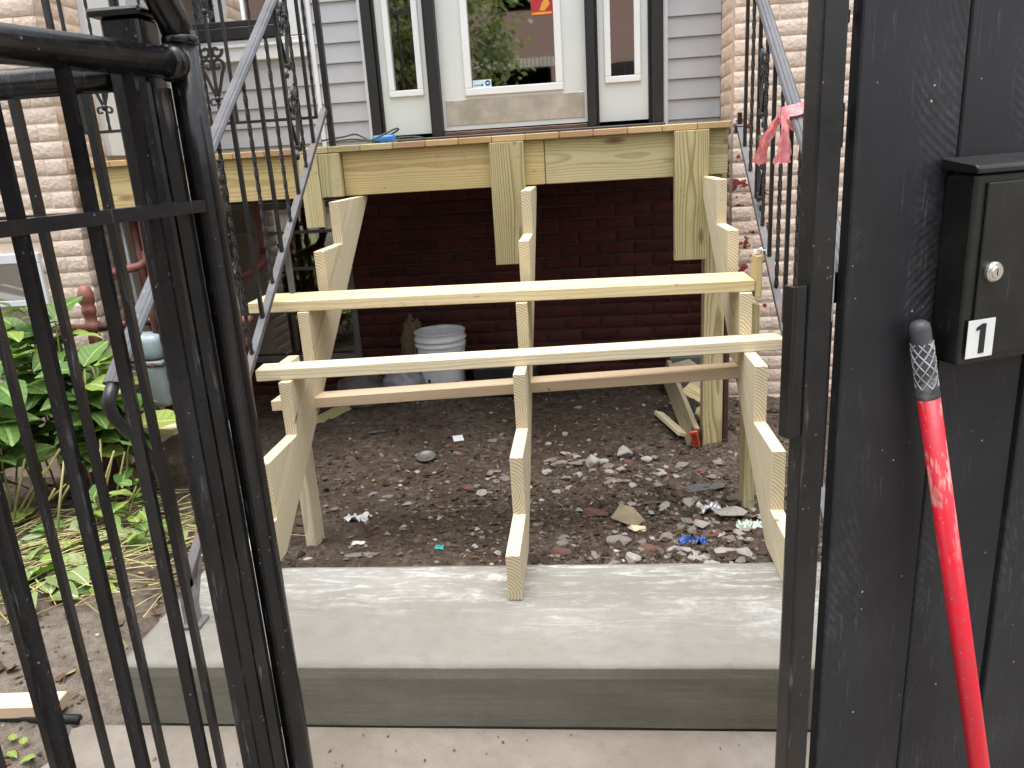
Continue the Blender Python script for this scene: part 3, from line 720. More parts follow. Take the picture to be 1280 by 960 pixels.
# --- basement wall under the porch, red brick
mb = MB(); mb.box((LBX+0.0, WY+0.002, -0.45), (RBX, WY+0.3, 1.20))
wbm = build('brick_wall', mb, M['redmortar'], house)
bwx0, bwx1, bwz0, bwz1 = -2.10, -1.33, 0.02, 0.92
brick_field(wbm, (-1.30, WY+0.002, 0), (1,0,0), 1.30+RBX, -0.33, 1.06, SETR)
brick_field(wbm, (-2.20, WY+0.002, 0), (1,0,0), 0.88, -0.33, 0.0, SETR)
# dark basement window on the left part of that wall
bw = window('window', bwx0, bwx1, bwz0, bwz1, WY, house, 0.04, 0.012, mat_plain('grey_old_frame', (0.16,0.16,0.16), 0.6, 0.2, 10, 0.1))
for zz in (0.30, 0.56, 0.78):
    mb = MB(); mb.box((bwx0+0.001, WY-0.010, zz-0.010), (bwx1-0.001, WY-0.0, zz+0.010), 0.002); build('muntin', mb, M['meter'], bw)
mb = MB(); mb.box((bwx0+0.002, WY-0.003, bwz0+0.002), (bwx1-0.002, WY+0.001, bwz1-0.002)); build('pane', mb, M['glassdark'], bw)
# --- siding wall round the door
mb = MB(); mb.box((LBX, WY+0.003, 1.205), (-1.062, WY+0.3, 3.4)); mb.box((0.58, WY+0.003, 1.205), (RBX, WY+0.3, 3.4)); mb.box((-1.06, WY+0.06, 3.37), (0.578, WY+0.3, 3.40))
ws = build('siding_wall', mb, M['siding'], house)
SH = 0.1055
def siding(x0, x1, zlist, parent):
    for z in zlist:
        L = x1-x0; mb = MB()
        prof = [(0.0, 0), (-0.013, 0.0), (-0.0135, 0.004), (-0.0125, 0.012), (-0.0035, SH-0.002), (0.0, SH-0.001)]
        a = [mb.bm.verts.new((-L/2, y, zz)) for y, zz in prof]; b_ = [mb.bm.verts.new((L/2, y, zz)) for y, zz in prof]
        for i in range(len(prof)-1): mb.face([a[i], b_[i], b_[i+1], a[i+1]])
        mb.face(a); mb.face(b_[::-1]); bmesh.ops.recalc_face_normals(mb.bm, faces=mb.bm.faces)
        put('siding_board', mb.mesh('siding_board'), M['siding'], parent, Matrix.Translation(((x0+x1)/2, WY+0.002, z)))
zs = [1.283+SH*k for k in range(-1, 19)]
siding(0.603, RBX-0.004, zs, ws)
zl = [1.282+SH*k for k in range(-1, 19)]
siding(-1.352, -1.090, zl, ws)
siding(-2.19, -1.378, [z for z in zl if z+SH < 1.76], ws)
mb = MB(); mb.box((0.576, WY-0.02, 1.24), (0.602, WY+0.002, 3.35), 0.003); build('trim_strip', mb, M['white'], ws)
mb = MB(); mb.box((-1.377, WY-0.022, 1.236), (-1.353, WY+0.002, 3.35), 0.003); build('trim_strip', mb, M['white'], ws)
mb = MB(); mb.box((-1.089, WY-0.022, 1.24), (-1.066, WY+0.002, 3.35), 0.003); build('trim_strip', mb, M['white'], ws)
# porch window: white casing, black sash, blinds
PX0, PX1, PZ0 = -2.16, -1.535, 1.865
mb = MB(); mb.box((PX0-0.03, WY-0.03, PZ0-0.115), (-1.40, WY+0.002, PZ0-0.004), 0.004); mb.box((PX1+0.014, WY-0.028, PZ0), (-1.405, WY+0.002, 3.0), 0.004)
mb.box((PX0-0.025, WY-0.04, PZ0-0.045), (-1.402, WY-0.0, PZ0-0.03), 0.003)
pw = build('window', mb, M['white'], house)
mb = MB(); mb.box((PX0, WY-0.045, PZ0), (PX1, WY-0.012, PZ0+0.062), 0.004); mb.box((PX0, WY-0.035, PZ0+0.064), (PX1, WY-0.012, PZ0+0.095), 0.003)
mb.box((PX1-0.05, WY-0.0345, PZ0+0.096), (PX1-0.001, WY-0.012, 3.0), 0.003); mb.box((PX0, WY-0.0345, PZ0+0.096), (PX0+0.03, WY-0.012, 3.0), 0.003)
build('sash', mb, M['black'], pw)
mb = MB(); mb.box((PX0+0.031, WY-0.024, PZ0+0.097), (PX1-0.051, WY-0.020, 3.0)); build('pane', mb, M['glass'], pw)
for k in range(14):
    mb = MB(); mb.box((PX0+0.035, WY-0.016, PZ0+0.10+0.028*k), (PX1-0.055, WY-0.006, PZ0+0.12+0.028*k), 0.002); build('blind_slat', mb, M['blind'], pw)
# --- front door and sidelights
ZT = 1.272
mb = MB()
for (x0, x1, d) in ((-1.064,-1.012,0.06), (-0.712,-0.657,0.062), (0.160,0.210,0.062), (0.510,0.574,0.06)):
    mb.box((x0, WY-d, ZT+0.002), (x1, WY+0.05, 3.32), 0.004)
for (x0, x1, d) in ((-1.012,-0.995,0.03), (-0.728,-0.712,0.03), (0.210,0.224,0.03), (0.496,0.510,0.03)):
    mb.box((x0+0.0005, WY-d, ZT+0.003), (x1-0.0005, WY+0.04, 3.31), 0.003)
mb.box((-1.065, WY-0.058, 3.321), (0.576, WY+0.05, 3.36), 0.004)
dfm = build('door_frame', mb, M['black'], house)
mb = MB(); mb.box((-1.066, WY-0.10, 1.236), (0.578, WY+0.05, ZT), 0.005); build('threshold', mb, mat_plain('dark_threshold', (0.022,0.02,0.019), 0.5, 0.3, 10, 0.1), dfm)
mb = MB(); mb.box((-0.656, WY-0.045, ZT+0.001), (0.159, WY+0.03, ZT+0.022), 0.003); build('door_sill', mb, mat_plain('bronze_sill', (0.11,0.055,0.035), 0.5, 0.3, 10, 0.1), dfm)
def glazed(name, x0, x1, gx0, gx1, gz0, y0, tr, zb):
    """a white panel with a tall glass opening; the panel has a real opening"""
    mb = MB(); zt = 3.315; yb = WY+0.03
    gx = [x0, gx0, gx1, x1]; gzs = [zb, gz0, 3.12, zt]
    fr_ = [[mb.bm.verts.new((x, y0, z)) for x in gx] for z in gzs]; bk_ = [[mb.bm.verts.new((x, yb, z)) for x in gx] for z in gzs]
    for a in range(3):
        for b_ in range(3):
            if (a, b_) == (1, 1): continue
            mb.face([fr_[a][b_], fr_[a][b_+1], fr_[a+1][b_+1], fr_[a+1][b_]]); mb.face([bk_[a][b_], bk_[a+1][b_], bk_[a+1][b_+1], bk_[a][b_+1]])
    for loop_ in ([(0,0),(0,1),(0,2),(0,3),(1,3),(2,3),(3,3),(3,2),(3,1),(3,0),(2,0),(1,0)], [(1,1),(2,1),(2,2),(1,2)]):
        for k in range(len(loop_)):
            (a, b_), (c_, d_) = loop_[k], loop_[(k+1) % len(loop_)]; mb.face([fr_[a][b_], bk_[a][b_], bk_[c_][d_], fr_[c_][d_]])
    bmesh.ops.recalc_face_normals(mb.bm, faces=mb.bm.faces)
    d = build(name, mb, M['door'], house)
    mb = MB(); yt = y0-0.012; f = tr
    mb.box((gx0-f, yt, gz0-f), (gx1+f, y0+0.012, gz0+0.004), 0.004, 2); mb.box((gx0-f, yt, 3.116), (gx1+f, y0+0.012, 3.12+f), 0.004, 2)
    mb.box((gx0-f, yt+0.0008, gz0+0.0045), (gx0+0.004, y0+0.012, 3.1155), 0.004, 2); mb.box((gx1-0.004, yt+0.0008, gz0+0.0045), (gx1+f, y0+0.012, 3.1155), 0.004, 2)
    build('glazing_frame', mb, M['white'], d)
    mb = MB(); mb.box((gx0+0.001, y0+0.012, gz0+0.001), (gx1-0.001, y0+0.016, 3.119)); build('pane', mb, M['glass'], d)
    return d
glazed('sidelight', -0.994, -0.729, -0.924, -0.785, 1.531, WY-0.012, 0.030, ZT+0.024)
glazed('sidelight', 0.225, 0.495, 0.290, 0.426, 1.527, WY-0.012, 0.030, ZT+0.024)
door = glazed('front_door', -0.655, 0.158, -0.484, -0.007, 1.516, WY-0.018, 0.036, ZT+0.030)
mb = MB(); mb.box((-0.636, WY-0.0215, 1.328), (0.142, WY-0.0185, 1.463), 0.001); build('kick_plate', mb, M['kick'], door)
for (x, z) in ((-0.62,1.345),(-0.62,1.447),(0.127,1.345),(0.127,1.395),(0.127,1.447),(-0.25,1.447)):
    mb = MB(); mb.lathe([(0.0045,0),(0.0035,0.0018)], 10); bmesh.ops.rotate(mb.bm, verts=mb.bm.verts, cent=(0,0,0), matrix=Matrix.Rotation(PI/2, 3, 'X')); put('screw', mb.mesh('screw'), M['chrome'], door, Matrix.Translation((x, WY-0.0216, z)))
yg = WY-0.018+0.0105
stk = build('sticker', MB().box((-0.476, yg, 1.520), (-0.372, yg+0.001, 1.562)), M['label_blue'], door)
def disc(mb, c, r, y, n=20):
    vs = [mb.bm.verts.new((c[0]+r*math.cos(2*PI*k/n), y, c[1]+r*math.sin(2*PI*k/n))) for k in range(n)]; mb.face(vs); return mb
# flat print on the sticker
mb = disc(MB(), (-0.392, 1.543), 0.0145, yg-0.0006); mb.poly_prism([(-0.470,yg-0.0006,1.532),(-0.424,yg-0.0006,1.533),(-0.420,yg-0.0006,1.537),(-0.470,yg-0.0006,1.535)], (0,0.0004,0)); mb.box((-0.428,yg-0.0006,1.530),(-0.419,yg-0.0002,1.541))
put('sticker_print', mb.mesh('sticker_print'), M['navy'], door)
mb = MB(); mb.poly_prism([(-0.399,yg-0.0011,1.538),(-0.386,yg-0.0011,1.540),(-0.384,yg-0.0011,1.546),(-0.397,yg-0.0011,1.547)], (0,0.0003,0)); put('sticker_logo', mb.mesh('sticker_logo'), M['plate_white'], door)
# red paper decoration hung just inside the glass
_d0, _d1 = at(664,20,Y=yg), at(691,18,Y=yg)
mb = MB(); mb.box((_d0.x, yg-0.0012, _d0.z), (_d1.x, yg-0.0002, _d0.z+0.24)); dec = build('paper_decoration', mb, M['red_paper'], door)
mb = MB(); mb.box((_d0.x+0.004, yg-0.0018, _d0.z+0.004), (_d1.x-0.004, yg-0.0013, _d0.z+0.016)); mb.poly_prism([(_d0.x+0.045,yg-0.0018,_d0.z+0.024),(_d0.x+0.075,yg-0.0018,_d0.z+0.022),(_d0.x+0.105,yg-0.0018,_d0.z+0.055),(_d0.x+0.085,yg-0.0018,_d0.z+0.09),(_d0.x+0.06,yg-0.0018,_d0.z+0.06)], (0,0.0004,0)); build('gold_band', mb, M['gold'], door)
# dim hall behind the glass
mb = MB(); mb.box((-1.06, WY+0.35, 1.2), (0.57, WY+0.4, 3.4)); mb.box((-1.06, WY+0.051, 1.2), (0.57, WY+0.35, 1.22)); mb.box((-1.10,WY+0.051,1.2),(-1.061,WY+0.4,3.4)); mb.box((0.571,WY+0.051,1.2),(0.61,WY+0.4,3.4))
build('hall_wall', mb, M['interior'], house)

# ------------------------------------------------------------------ porch deck
YD, ZD = 1.6157, 1.233
deck = thing('porch_deck', 'new treated pine porch deck with rim joists and hanging blocks', 'deck', (-0.7,YD,-0.25))
TH = 0.027
x = -2.16; i = 0
bx0 = 0.0547-0.6 - 0.1425*11.0
x = bx0-0.1425
while x < 0.73:
    x0 = max(x, -2.16)+0.0015; x1 = min(x+0.1425, 0.731)-0.0015
    if x1-x0 > 0.03:
        lumber('deck_board', ((x0+x1)/2, YD-0.028+R.uniform(-.002,.002), ZD-TH/2), ((x0+x1)/2, WY-0.11, ZD-TH/2), x1-x0, TH, (0,0,1), M[R.choice(('deckend','deckend','pt_green','deckred'))], deck, 0.003)
    x += 0.1425
zr = ZD-TH-0.092-0.0005
for (x0, x1, mt) in ((-2.155,-0.927,'pt_yellow'), (-0.924,-0.042,'pt_yellow'), (-0.039,0.724,'pt_green')):
    lumber('rim_board', (x0, YD+0.019, zr), (x1, YD+0.019, zr), 0.184, 0.038, (0,-1,0), M[mt], deck)
for yy in (2.02, 2.4, 2.74):
    lumber('joist', (-2.15, yy, zr), (0.72, yy, zr), 0.184, 0.038, (0,-1,0), M['pt_green'], deck)
for xx in (-2.14, -1.5, -0.85, -0.2, 0.70):
    lumber('joist', (xx, YD+0.042, zr-0.001), (xx, 1.998, zr-0.001), 0.182, 0.038, (1,0,0), M['pt_green'], deck)
def hang(x0, x1, z0, z1, mt, t=0.038, yo=0.0):
    lumber('hanging_block', ((x0+x1)/2, YD-t/2-0.0015-yo, z1), ((x0+x1)/2, YD-t/2-0.0015-yo, z0), x1-x0, t, (0,-1,0), M[mt], deck)
zt_ = ZD-TH-0.001
hang(-1.105, -1.022, 0.893, zt_, 'pt_green'); hang(-1.020, -0.925, 1.020, zt_-0.002, 'pt_green', 0.036)
hang(-0.2725, -0.126, 0.690, zt_, 'pt_olive'); hang(0.500, 0.642, 0.672, zt_, 'pt_olive')
# deck post beside the brick corner
lumber('deck_post', (0.685, YD+0.095, -0.27), (0.685, YD+0.095, 1.018), 0.089, 0.089, (0,-1,0), M['pt_olive'], deck)
mb = MB(); mb.hull([Vector((0.685+0.19*math.cos(a)*R.uniform(.8,1.1), YD+0.05+0.20*math.sin(a)*R.uniform(.8,1.1), zz)) for a in [k*PI/5 for k in range(10)] for zz in (-0.34, -0.255+R.uniform(-.012,.012))])
tag(build('post_footing', mb, M['footing']), 'rough grey concrete footing under the deck post', 'footing')
lumber('end_cleat', (0.748, YD+0.08, -0.26), (0.748, YD+0.08, 0.62), 0.022, 0.03, (0,-1,0), mat_plain('red_brown_board', (0.06,0.018,0.013), 0.7, 0.3, 10, 0.2), deck)

# ------------------------------------------------------------------ stair frame
RUN, RISE, Z0 = 0.2470, 0.1796, 0.1341
TK = 0.038
stair = thing('staircase', 'unfinished pine staircase of three notched stringers under the porch', 'staircase', (-0.11,0.8,-0.15))
th = math.atan2(RISE, RUN)
def stringer(xc):
    pts = [(0.0, 0.001), (0.0, Z0)]
    for k in range(0, 6):
        z = Z0+k*RISE
        if k == 5: z = 1.0165
        zn = Z0+(k+1)*RISE if k < 4 else 1.0165
        if k < 5: pts += [((k+1)*RUN, z), ((k+1)*RUN, zn)]
        else: pts += [(YD+0.07, z)]
    low = lambda y: -0.2035+0.727*y
    pts += [(YD+0.07, low(YD+0.07)-0.012), (0.2035/0.727, 0.001)]
    # local frame: X along the slope so the grain follows the plank
    p0 = Vector((xc, 0.0, -0.02)); ex = Vector((0, math.cos(th), math.sin(th))); ez = Vector((1,0,0)); ey = ez.cross(ex)
    Mx = Matrix(((ex.x,ey.x,ez.x,p0.x),(ex.y,ey.y,ez.y,p0.y),(ex.z,ey.z,ez.z,p0.z),(0,0,0,1)))
    Mi = Mx.inverted(); mb = MB()
    mb.poly_prism([Mi @ Vector((xc-TK/2, y, z)) for y, z in pts], Mi.to_3x3() @ Vector((TK,0,0)), 0.0012)
    return put('stringer', mb.mesh('stringer'), M['pt'], stair, Mx)
XL, XC, XR = -0.8638, -0.1028, 0.6377
for xc in (XL, XC, XR): stringer(xc)
def leg(xc, y0, y1, z0, z1, cutdir):
    # 2x4 leg with an angled foot
    c = (y0+y1)/2; w = y1-y0; mb = MB(); L = z1-z0
    pts = [(-L/2, -w/2), (-L/2+0.035, w/2), (L/2, w/2), (L/2, -w/2)] if cutdir else [(-L/2+0.035, -w/2), (-L/2, w/2), (L/2, w/2), (L/2, -w/2)]
    mb.poly_prism([Vector((x, y, -TK/2)) for x, y in pts], (0,0,TK), 0.0015)
    put('support_leg', mb.mesh('support_leg'), M['pt_green'] if cutdir else M['pt'], stair, frame((xc, c, z0), (xc, c, z1), (1,0,0)))
leg(XL-0.0395, 0.620, 0.709, -0.215, 0.53, False)
leg(XR+0.0395, 0.805, 0.894, -0.20, 0.62, True)
lumber('cross_brace', (-1.003, 0.731, 0.352), (0.656, 0.782, 0.402), 0.089, 0.038, (0,0.05,1), M['spf'], stair)
# planks lying loose on the notches
pl = lumber('tread_plank', (-1.062, 0.755+0.092, 0.693), (0.668, 0.762+0.092, 0.693), 0.184, 0.038, (0,0,1), M['tread'])
tag(pl, 'wide yellow plank lying loose across the upper notches of the stair frame', 'plank')
p2 = lumber('tread_plank', (-0.966, 0.512+0.0445, 0.5135), (0.748, 0.673+0.0445, 0.5135), 0.089, 0.038, (0,0,1), M['pt'])
tag(p2, 'narrow pale plank lying askew across the lower notches of the stair frame', 'plank')
bk = lumber('wood_block', (0.681, 0.80, 0.652), (0.681, 0.80, 0.790), 0.070, 0.022, (-1,0,0.05), M['pt_yellow'])
tag(bk, 'short upright wood block at the right end of the yellow plank', 'wood block')
mb = MB()
mb.grid(lambda u, v: Vector((0.672+0.035*u+0.01*noise.noise((u*4,v*4,1)), 0.78+0.03*v, 0.792+0.022*abs(noise.noise((u*5,v*5,4)))+0.012*math.sin(PI*u))), 9, 9)
tag(build('plastic_scrap', mb, mat_plain('clear_film', (0.62,0.64,0.66), 0.25, 0.1, 30, 0.4, 60), None, True), 'crumpled clear plastic scrap on top of the upright wood block', 'plastic scrap')

# ================================================================== IRON RAILINGS
def plane_map(axis, const):
    """2D (a, z) -> 3D for a railing in the plane x=const (axis 'y') or y=const (axis 'x')"""
    if axis == 'y': return lambda a, z, o=0.0: Vector((const+o, a, z))
    return lambda a, z, o=0.0: Vector((a, const+o, z))
def lerp_pts(p, q, n): return [p.lerp(q, i/n) for i in range(n+1)]
def baluster(P, a, z0, z1, parent, twisted, r=0.0062):
    mb = MB(); n = 60 if twisted else 1
    mb.tube(lerp_pts(P(a, z0), P(a, z1), n), r*(0.84 if twisted else 1.0), square=True, twist=(34.0 if twisted else 0.0))
    return build('baluster', mb, M['iron'], parent)
def spiral(cx, cz, r0, r1, a0, a1, n=22):
    return [(cx + (r0+(r1-r0)*i/n)*math.cos(a0+(a1-a0)*i/n), cz + (r0+(r1-r0)*i/n)*math.sin(a0+(a1-a0)*i/n)) for i in range(n+1)]
def scroll(P, a, z, parent, h=0.30, slope=0.0):
    """heart shaped scroll work round a knot at (a, z)"""
    for s in (-1, 1):
        rr = 0.022
        pts = [(0, 0), (0.018*s, 0.045), (0.036*s, 0.10)]
        sp = spiral(0.050-rr-0.006, 0.135, rr+0.006, 0.009, -0.35, 1.9*PI)
        pts += [(s*x, zz) for x, zz in sp]
        mb = MB(); mb.tube([P(a+x, z+zz+slope*x) for x, zz in pts], 0.0042, square=True, flat=(0.0065, 0.0028)); build('scroll', mb, M['iron'], parent)
        sp = spiral(0.050-rr-0.004, 0.190, rr+0.004, 0.009, 0.35, -1.9*PI)
        mb = MB(); mb.tube([P(a+s*x, z+zz+slope*s*x) for x, zz in sp], 0.0042, square=True, flat=(0.0065, 0.0028)); build('scroll', mb, M['iron'], parent)
        sp = spiral(0.020, -0.014, 0.018, 0.007, PI*0.75, PI*0.75-1.6*PI, 14)
        mb = MB(); mb.tube([P(a, z)]+[P(a+s*x, z+zz+slope*s*x) for x, zz in sp], 0.0042, square=True, flat=(0.0065, 0.0028)); build('scroll', mb, M['iron'], parent)
    mb = MB(); mb.lathe([(0.004,-0.014),(0.012,-0.008),(0.014,0),(0.012,0.008),(0.004,0.014)], 10, P(a, z)); build('collar', mb, M['iron'], parent, True)

def handrail_mesh(p, q, X):
    """moulded cap rail: wide rounded top over a narrower web"""
    mb = MB(); p, q = Vector(p), Vector(q); ax = (q-p).normalized(); side = Vector((1,0,0)); up = side.cross(ax)
    if up.z < 0: up = -up
    prof = [(-0.010,-0.012),(-0.010,-0.004),(-0.021,-0.002),(-0.022,0.003),(-0.016,0.009),(-0.008,0.0085),(-0.005,0.011),(0.005,0.011),(0.008,0.0085),(0.016,0.009),(0.022,0.003),(0.021,-0.002),(0.010,-0.004),(0.010,-0.012)]
    rows = []
    for t in [i/12 for i in range(13)]:
        c = p.lerp(q, t); rows.append([mb.bm.verts.new(c+side*a+up*b) for a, b in prof])
    n = len(prof)
    for a, b in zip(rows, rows[1:]):
        for j in range(n): mb.face([a[j], a[(j+1)%n], b[(j+1)%n], b[j]])
    mb.face(rows[0]); mb.face(rows[-1][::-1]); bmesh.ops.recalc_face_normals(mb.bm, faces=mb.bm.faces); return mb

# left stair railing, x = -0.96
P = plane_map('y', -0.96)
low = lambda y: 0.198+0.755*y; high = lambda y: 0.888+0.752*y
rl = thing('stair_railing', 'worn wrought iron stair railing left of the stair frame, bolted to the slab', 'railing', (-0.96,-0.1,0))
build('handrail', handrail_mesh(P(-0.235, high(-0.235)), P(1.57, high(1.57)), -0.96), M['rail'], rl)
mb = MB(); mb.tube([P(-0.225, high(-0.225)-0.004), P(-0.252, high(-0.245)-0.016), P(-0.264, 0.672), P(-0.252, 0.635), P(-0.222, 0.595), P(-0.175, 0.545), P(-0.13, 0.47), P(-0.11, 0.38)], [0.015,0.015,0.015,0.014,0.013,0.012,0.011,0.010], 10)
build('handrail_tongue', mb, M['iron'], rl, True)
mb = MB(); mb.tube(lerp_pts(P(-0.105, 0.0), P(-0.105, 0.50), 6), 0.0125, square=True); build('newel_post', mb, M['iron'], rl)
mb = MB(); mb.tube([P(-0.115, low(-0.115)), P(1.565, low(1.565))], 0.011, square=True, flat=(0.0125, 0.009)); build('bottom_rail', mb, M['railrust'], rl)
ys_ = [1.377-0.1245*k for k in range(12)]
for k, y in enumerate(ys_):
    baluster(P, y, low(y)-0.006, high(y)-0.012, rl, k % 2 == 1)
for y in (1.19, 0.445): scroll(P, y-0.0, low(y)+0.13, rl, slope=0.75); scroll(P, y, low(y)+0.42, rl, slope=0.75)
mb = MB(); mb.tube([P(0.925, low(0.925)-0.004), P(0.925, 0.715)], 0.009, square=True); build('rail_strut', mb, M['railrust'], rl)
mb = MB(); mb.box((-0.985,-0.135,0.0015), (-0.93,-0.075,0.012), 0.002); mb.tube([P(-0.105,0.01), P(-0.105,0.11)], 0.0165, square=True); mb.tube([P(-0.09,0.05), P(-0.03,0.16)], 0.010, square=True)
build('slab_anchor', mb, mat_plain('bare_scraped_metal', (0.26,0.26,0.27), 0.4, 0.35, 25, 0.4, 60, metallic=0.5, stain=(0.12,0.11,0.11), stain_amt=0.6), rl)
# right stair railing, x = 0.775
XRR = 0.760
P = plane_map('y', XRR)
pa, pb = at(925,160,X=XRR), at(985,430,X=XRR); s_lo = (pa.z-pb.z)/(pa.y-pb.y); lowr = lambda y: pb.z+s_lo*(y-pb.y)
pc, pd = at(952,0,X=XRR), at(1003,165,X=XRR); s_hi = (pc.z-pd.z)/(pc.y-pd.y); highr = lambda y: pd.z+s_hi*(y-pd.y)
rr_ = thing('stair_railing', 'wrought iron stair railing in front of the right brick wall', 'railing', (XRR,-0.1,0))
build('handrail', handrail_mesh(P(-0.20, highr(-0.20)), P(1.60, highr(1.60)), XRR), M['rail'], rr_)
mb = MB(); mb.tube([P(-0.10, lowr(-0.10)), P(pa.y+0.02, lowr(pa.y+0.02))], 0.011, square=True, flat=(0.0125, 0.009)); build('bottom_rail', mb, M['railrust'], rr_)
mb = MB(); mb.tube(lerp_pts(P(-0.105, 0.0), P(-0.105, highr(-0.105)), 6), 0.0125, square=True); build('newel_post', mb, M['iron'], rr_)
y0r = at(931,175,X=XRR).y
for k in range(12):
    y = y0r-0.1185*k
    baluster(P, y, lowr(y)-0.006, highr(y)-0.012, rr_, k % 2 == 1)
for y in (y0r-0.30, y0r-1.02): scroll(P, y, lowr(y)+0.06, rr_, slope=0.7); scroll(P, y, lowr(y)+0.35, rr_, slope=0.7)
mb = MB(); mb.box((XRR-0.018, pa.y-0.01, pa.z-0.02), (XRR+0.018, pa.y+0.03, pa.z+0.012), 0.004); mb.tube([P(pa.y+0.012, pa.z), P(pa.y+0.012, pa.z+0.06)], 0.008, square=True)
build('rail_bracket', mb, M['iron'], rr_)
# porch railing along the deck edge, y = 1.60
YR = 1.603; P = plane_map('x', YR)
pr = thing('porch_railing', 'black wrought iron porch railing along the left edge of the deck', 'railing', (-1.5,YR,ZD))
zb_ = 1.355
mb = MB(); mb.tube([P(-2.12, zb_), P(-0.945, zb_)], 0.009, square=True, flat=(0.011, 0.006)); build('bottom_rail', mb, M['iron'], pr)
mb = MB(); mb.tube([P(-2.12, 2.14), P(-0.945, 2.14)], 0.016, square=True, flat=(0.018, 0.011)); build('top_rail', mb, M['rail'], pr)
for (xx, r) in ((-0.952, 0.0115), (-2.12, 0.0115)):
    mb = MB(); mb.tube([P(xx, ZD+0.001), P(xx, 2.15)], r, square=True); build('post', mb, M['iron'], pr)
for k, xx in enumerate([-1.010-0.0615*1.9*j for j in range(10)]):
    if abs(xx+1.43) < 0.045: continue
    baluster(P, xx, zb_, 2.13, pr, k % 2 == 0, 0.006)
baluster(P, -1.432, zb_, 2.13, pr, False, 0.006)
for xx in (-1.432, -1.95): scroll(P, xx, 1.455, pr); 
for xx in (-1.432,): scroll(P, xx, 1.80, pr)

# ================================================================== LEFT METAL GATE AND FENCE
GX, GY = -0.4326, -0.7164; gaz = math.radians(14.7)
ge = Vector((math.sin(gaz), math.cos(gaz), 0)); gn = Vector((math.cos(gaz), -math.sin(gaz), 0))
def GP(s, z, o=0.0): return Vector((GX, GY, 0)) + ge*s + gn*o + Vector((0,0,z))
gate = thing('metal_gate', 'black pipe framed metal gate swung open at the left, nearest the camera', 'gate', (GX,GY,-0.17))
mb = MB(); mb.tube(lerp_pts(GP(0,-0.14), GP(0,1.345), 8), 0.0215, 18); build('frame_post', mb, M['gate'], gate, True)
mb = MB(); mb.tube([GP(0.0,1.335), GP(-0.008,1.36), GP(-0.030,1.392), GP(-0.065,1.43), GP(-0.13,1.49), GP(-0.25,1.58)], 0.0215, 18); build('frame_arch', mb, M['gate'], gate, True)
mb = MB(); mb.lathe([(0.0225,-0.006),(0.0245,-0.003),(0.0245,0.003),(0.0225,0.006)], 18, GP(0,1.333)); build('weld_bead', mb, M['gate'], gate, True)
mb = MB(); mb.tube([GP(-0.012,1.3025), GP(-1.05,1.3025)], 0.0212, 18); build('top_rail', mb, M['gate'], gate, True)
mb = MB(); mb.lathe([(0.0215,0),(0.026,0.004),(0.025,0.012),(0.0212,0.02)], 16)
q = (-ge).to_track_quat('Z','Y').to_matrix().to_4x4()
put('weld_bead', mb.mesh('weld_bead', True), M['gate'], gate, Matrix.Translation(GP(-0.018,1.3025)) @ q)
mb = MB(); mb.tube([GP(-0.015,1.111), GP(-1.05,1.111)], 0.01, square=True, flat=(0.0125,0.0085)); build('middle_rail', mb, M['gate'], gate)
mb = MB(); mb.tube([GP(-0.015,-0.09), GP(-1.05,-0.09)], 0.02, 14); build('bottom_rail', mb, M['gate'], gate, True)
for k in range(1, 10):
    s = -0.1075-0.1015*(k-1) + R.uniform(-.002,.002); mb = MB(); mb.tube([GP(s-0.004,-0.08,0.002), GP(s+0.003,1.290,0.002)], 0.0072, square=True, roll=-gaz); build('bar', mb, M['gate'], gate)
mb = MB(); mb.tube(lerp_pts(GP(-1.06,-0.14), GP(-1.06,1.315), 8), 0.0215, 18); build('frame_post', mb, M['gate'], gate, True)
# flat slide strip and stop rod beside the post
mb = MB(); mb.tube([GP(-0.036,0.02,-0.012), GP(-0.036,1.27,-0.012)], 0.01, square=True, flat=(0.009,0.006)); build('slide_strip', mb, M['steel'], gate)
for zz in (1.16, 0.30):
    mb = MB(); mb.tube([GP(-0.03,zz,-0.03), GP(-0.03,zz+0.07,-0.03)], 0.011, 12); build('hinge_barrel', mb, M['railrust'], gate, True)
# fixed fence behind it
YF = -0.73
fence = thing('metal_fence', 'black metal bar fence with a capped square post behind the open gate', 'fence', (-0.9,YF,-0.17))
mb = MB(); mb.box((-0.522,YF-0.027,-0.17), (-0.467,YF+0.027,1.362), 0.004); post = build('fence_post', mb, M['gate'], fence)
mb = MB(); mb.box((-0.533,YF-0.038,1.3625), (-0.456,YF+0.038,1.373), 0.004); build('post_cap', mb, M['gate'], post)
mb = MB(); mb.tube([(-0.532,YF,1.292), (-2.6,YF,1.292)], 0.0205, 16); build('top_rail', mb, M['gate'], fence, True)
mb = MB(); mb.tube([(-0.532,YF,1.104), (-2.6,YF,1.104)], 0.01, square=True, flat=(0.0125,0.008)); build('middle_rail', mb, M['gate'], fence)
mb = MB(); mb.tube([(-0.532,YF,-0.08), (-2.6,YF,-0.08)], 0.012, square=True); build('bottom_rail', mb, M['gate'], fence)
for k in range(14):
    xx = -0.576-0.1087*k; mb = MB(); mb.tube([(xx,YF,-0.075), (xx,YF,1.278)], 0.0058, square=True); build('bar', mb, M['gate'], fence)

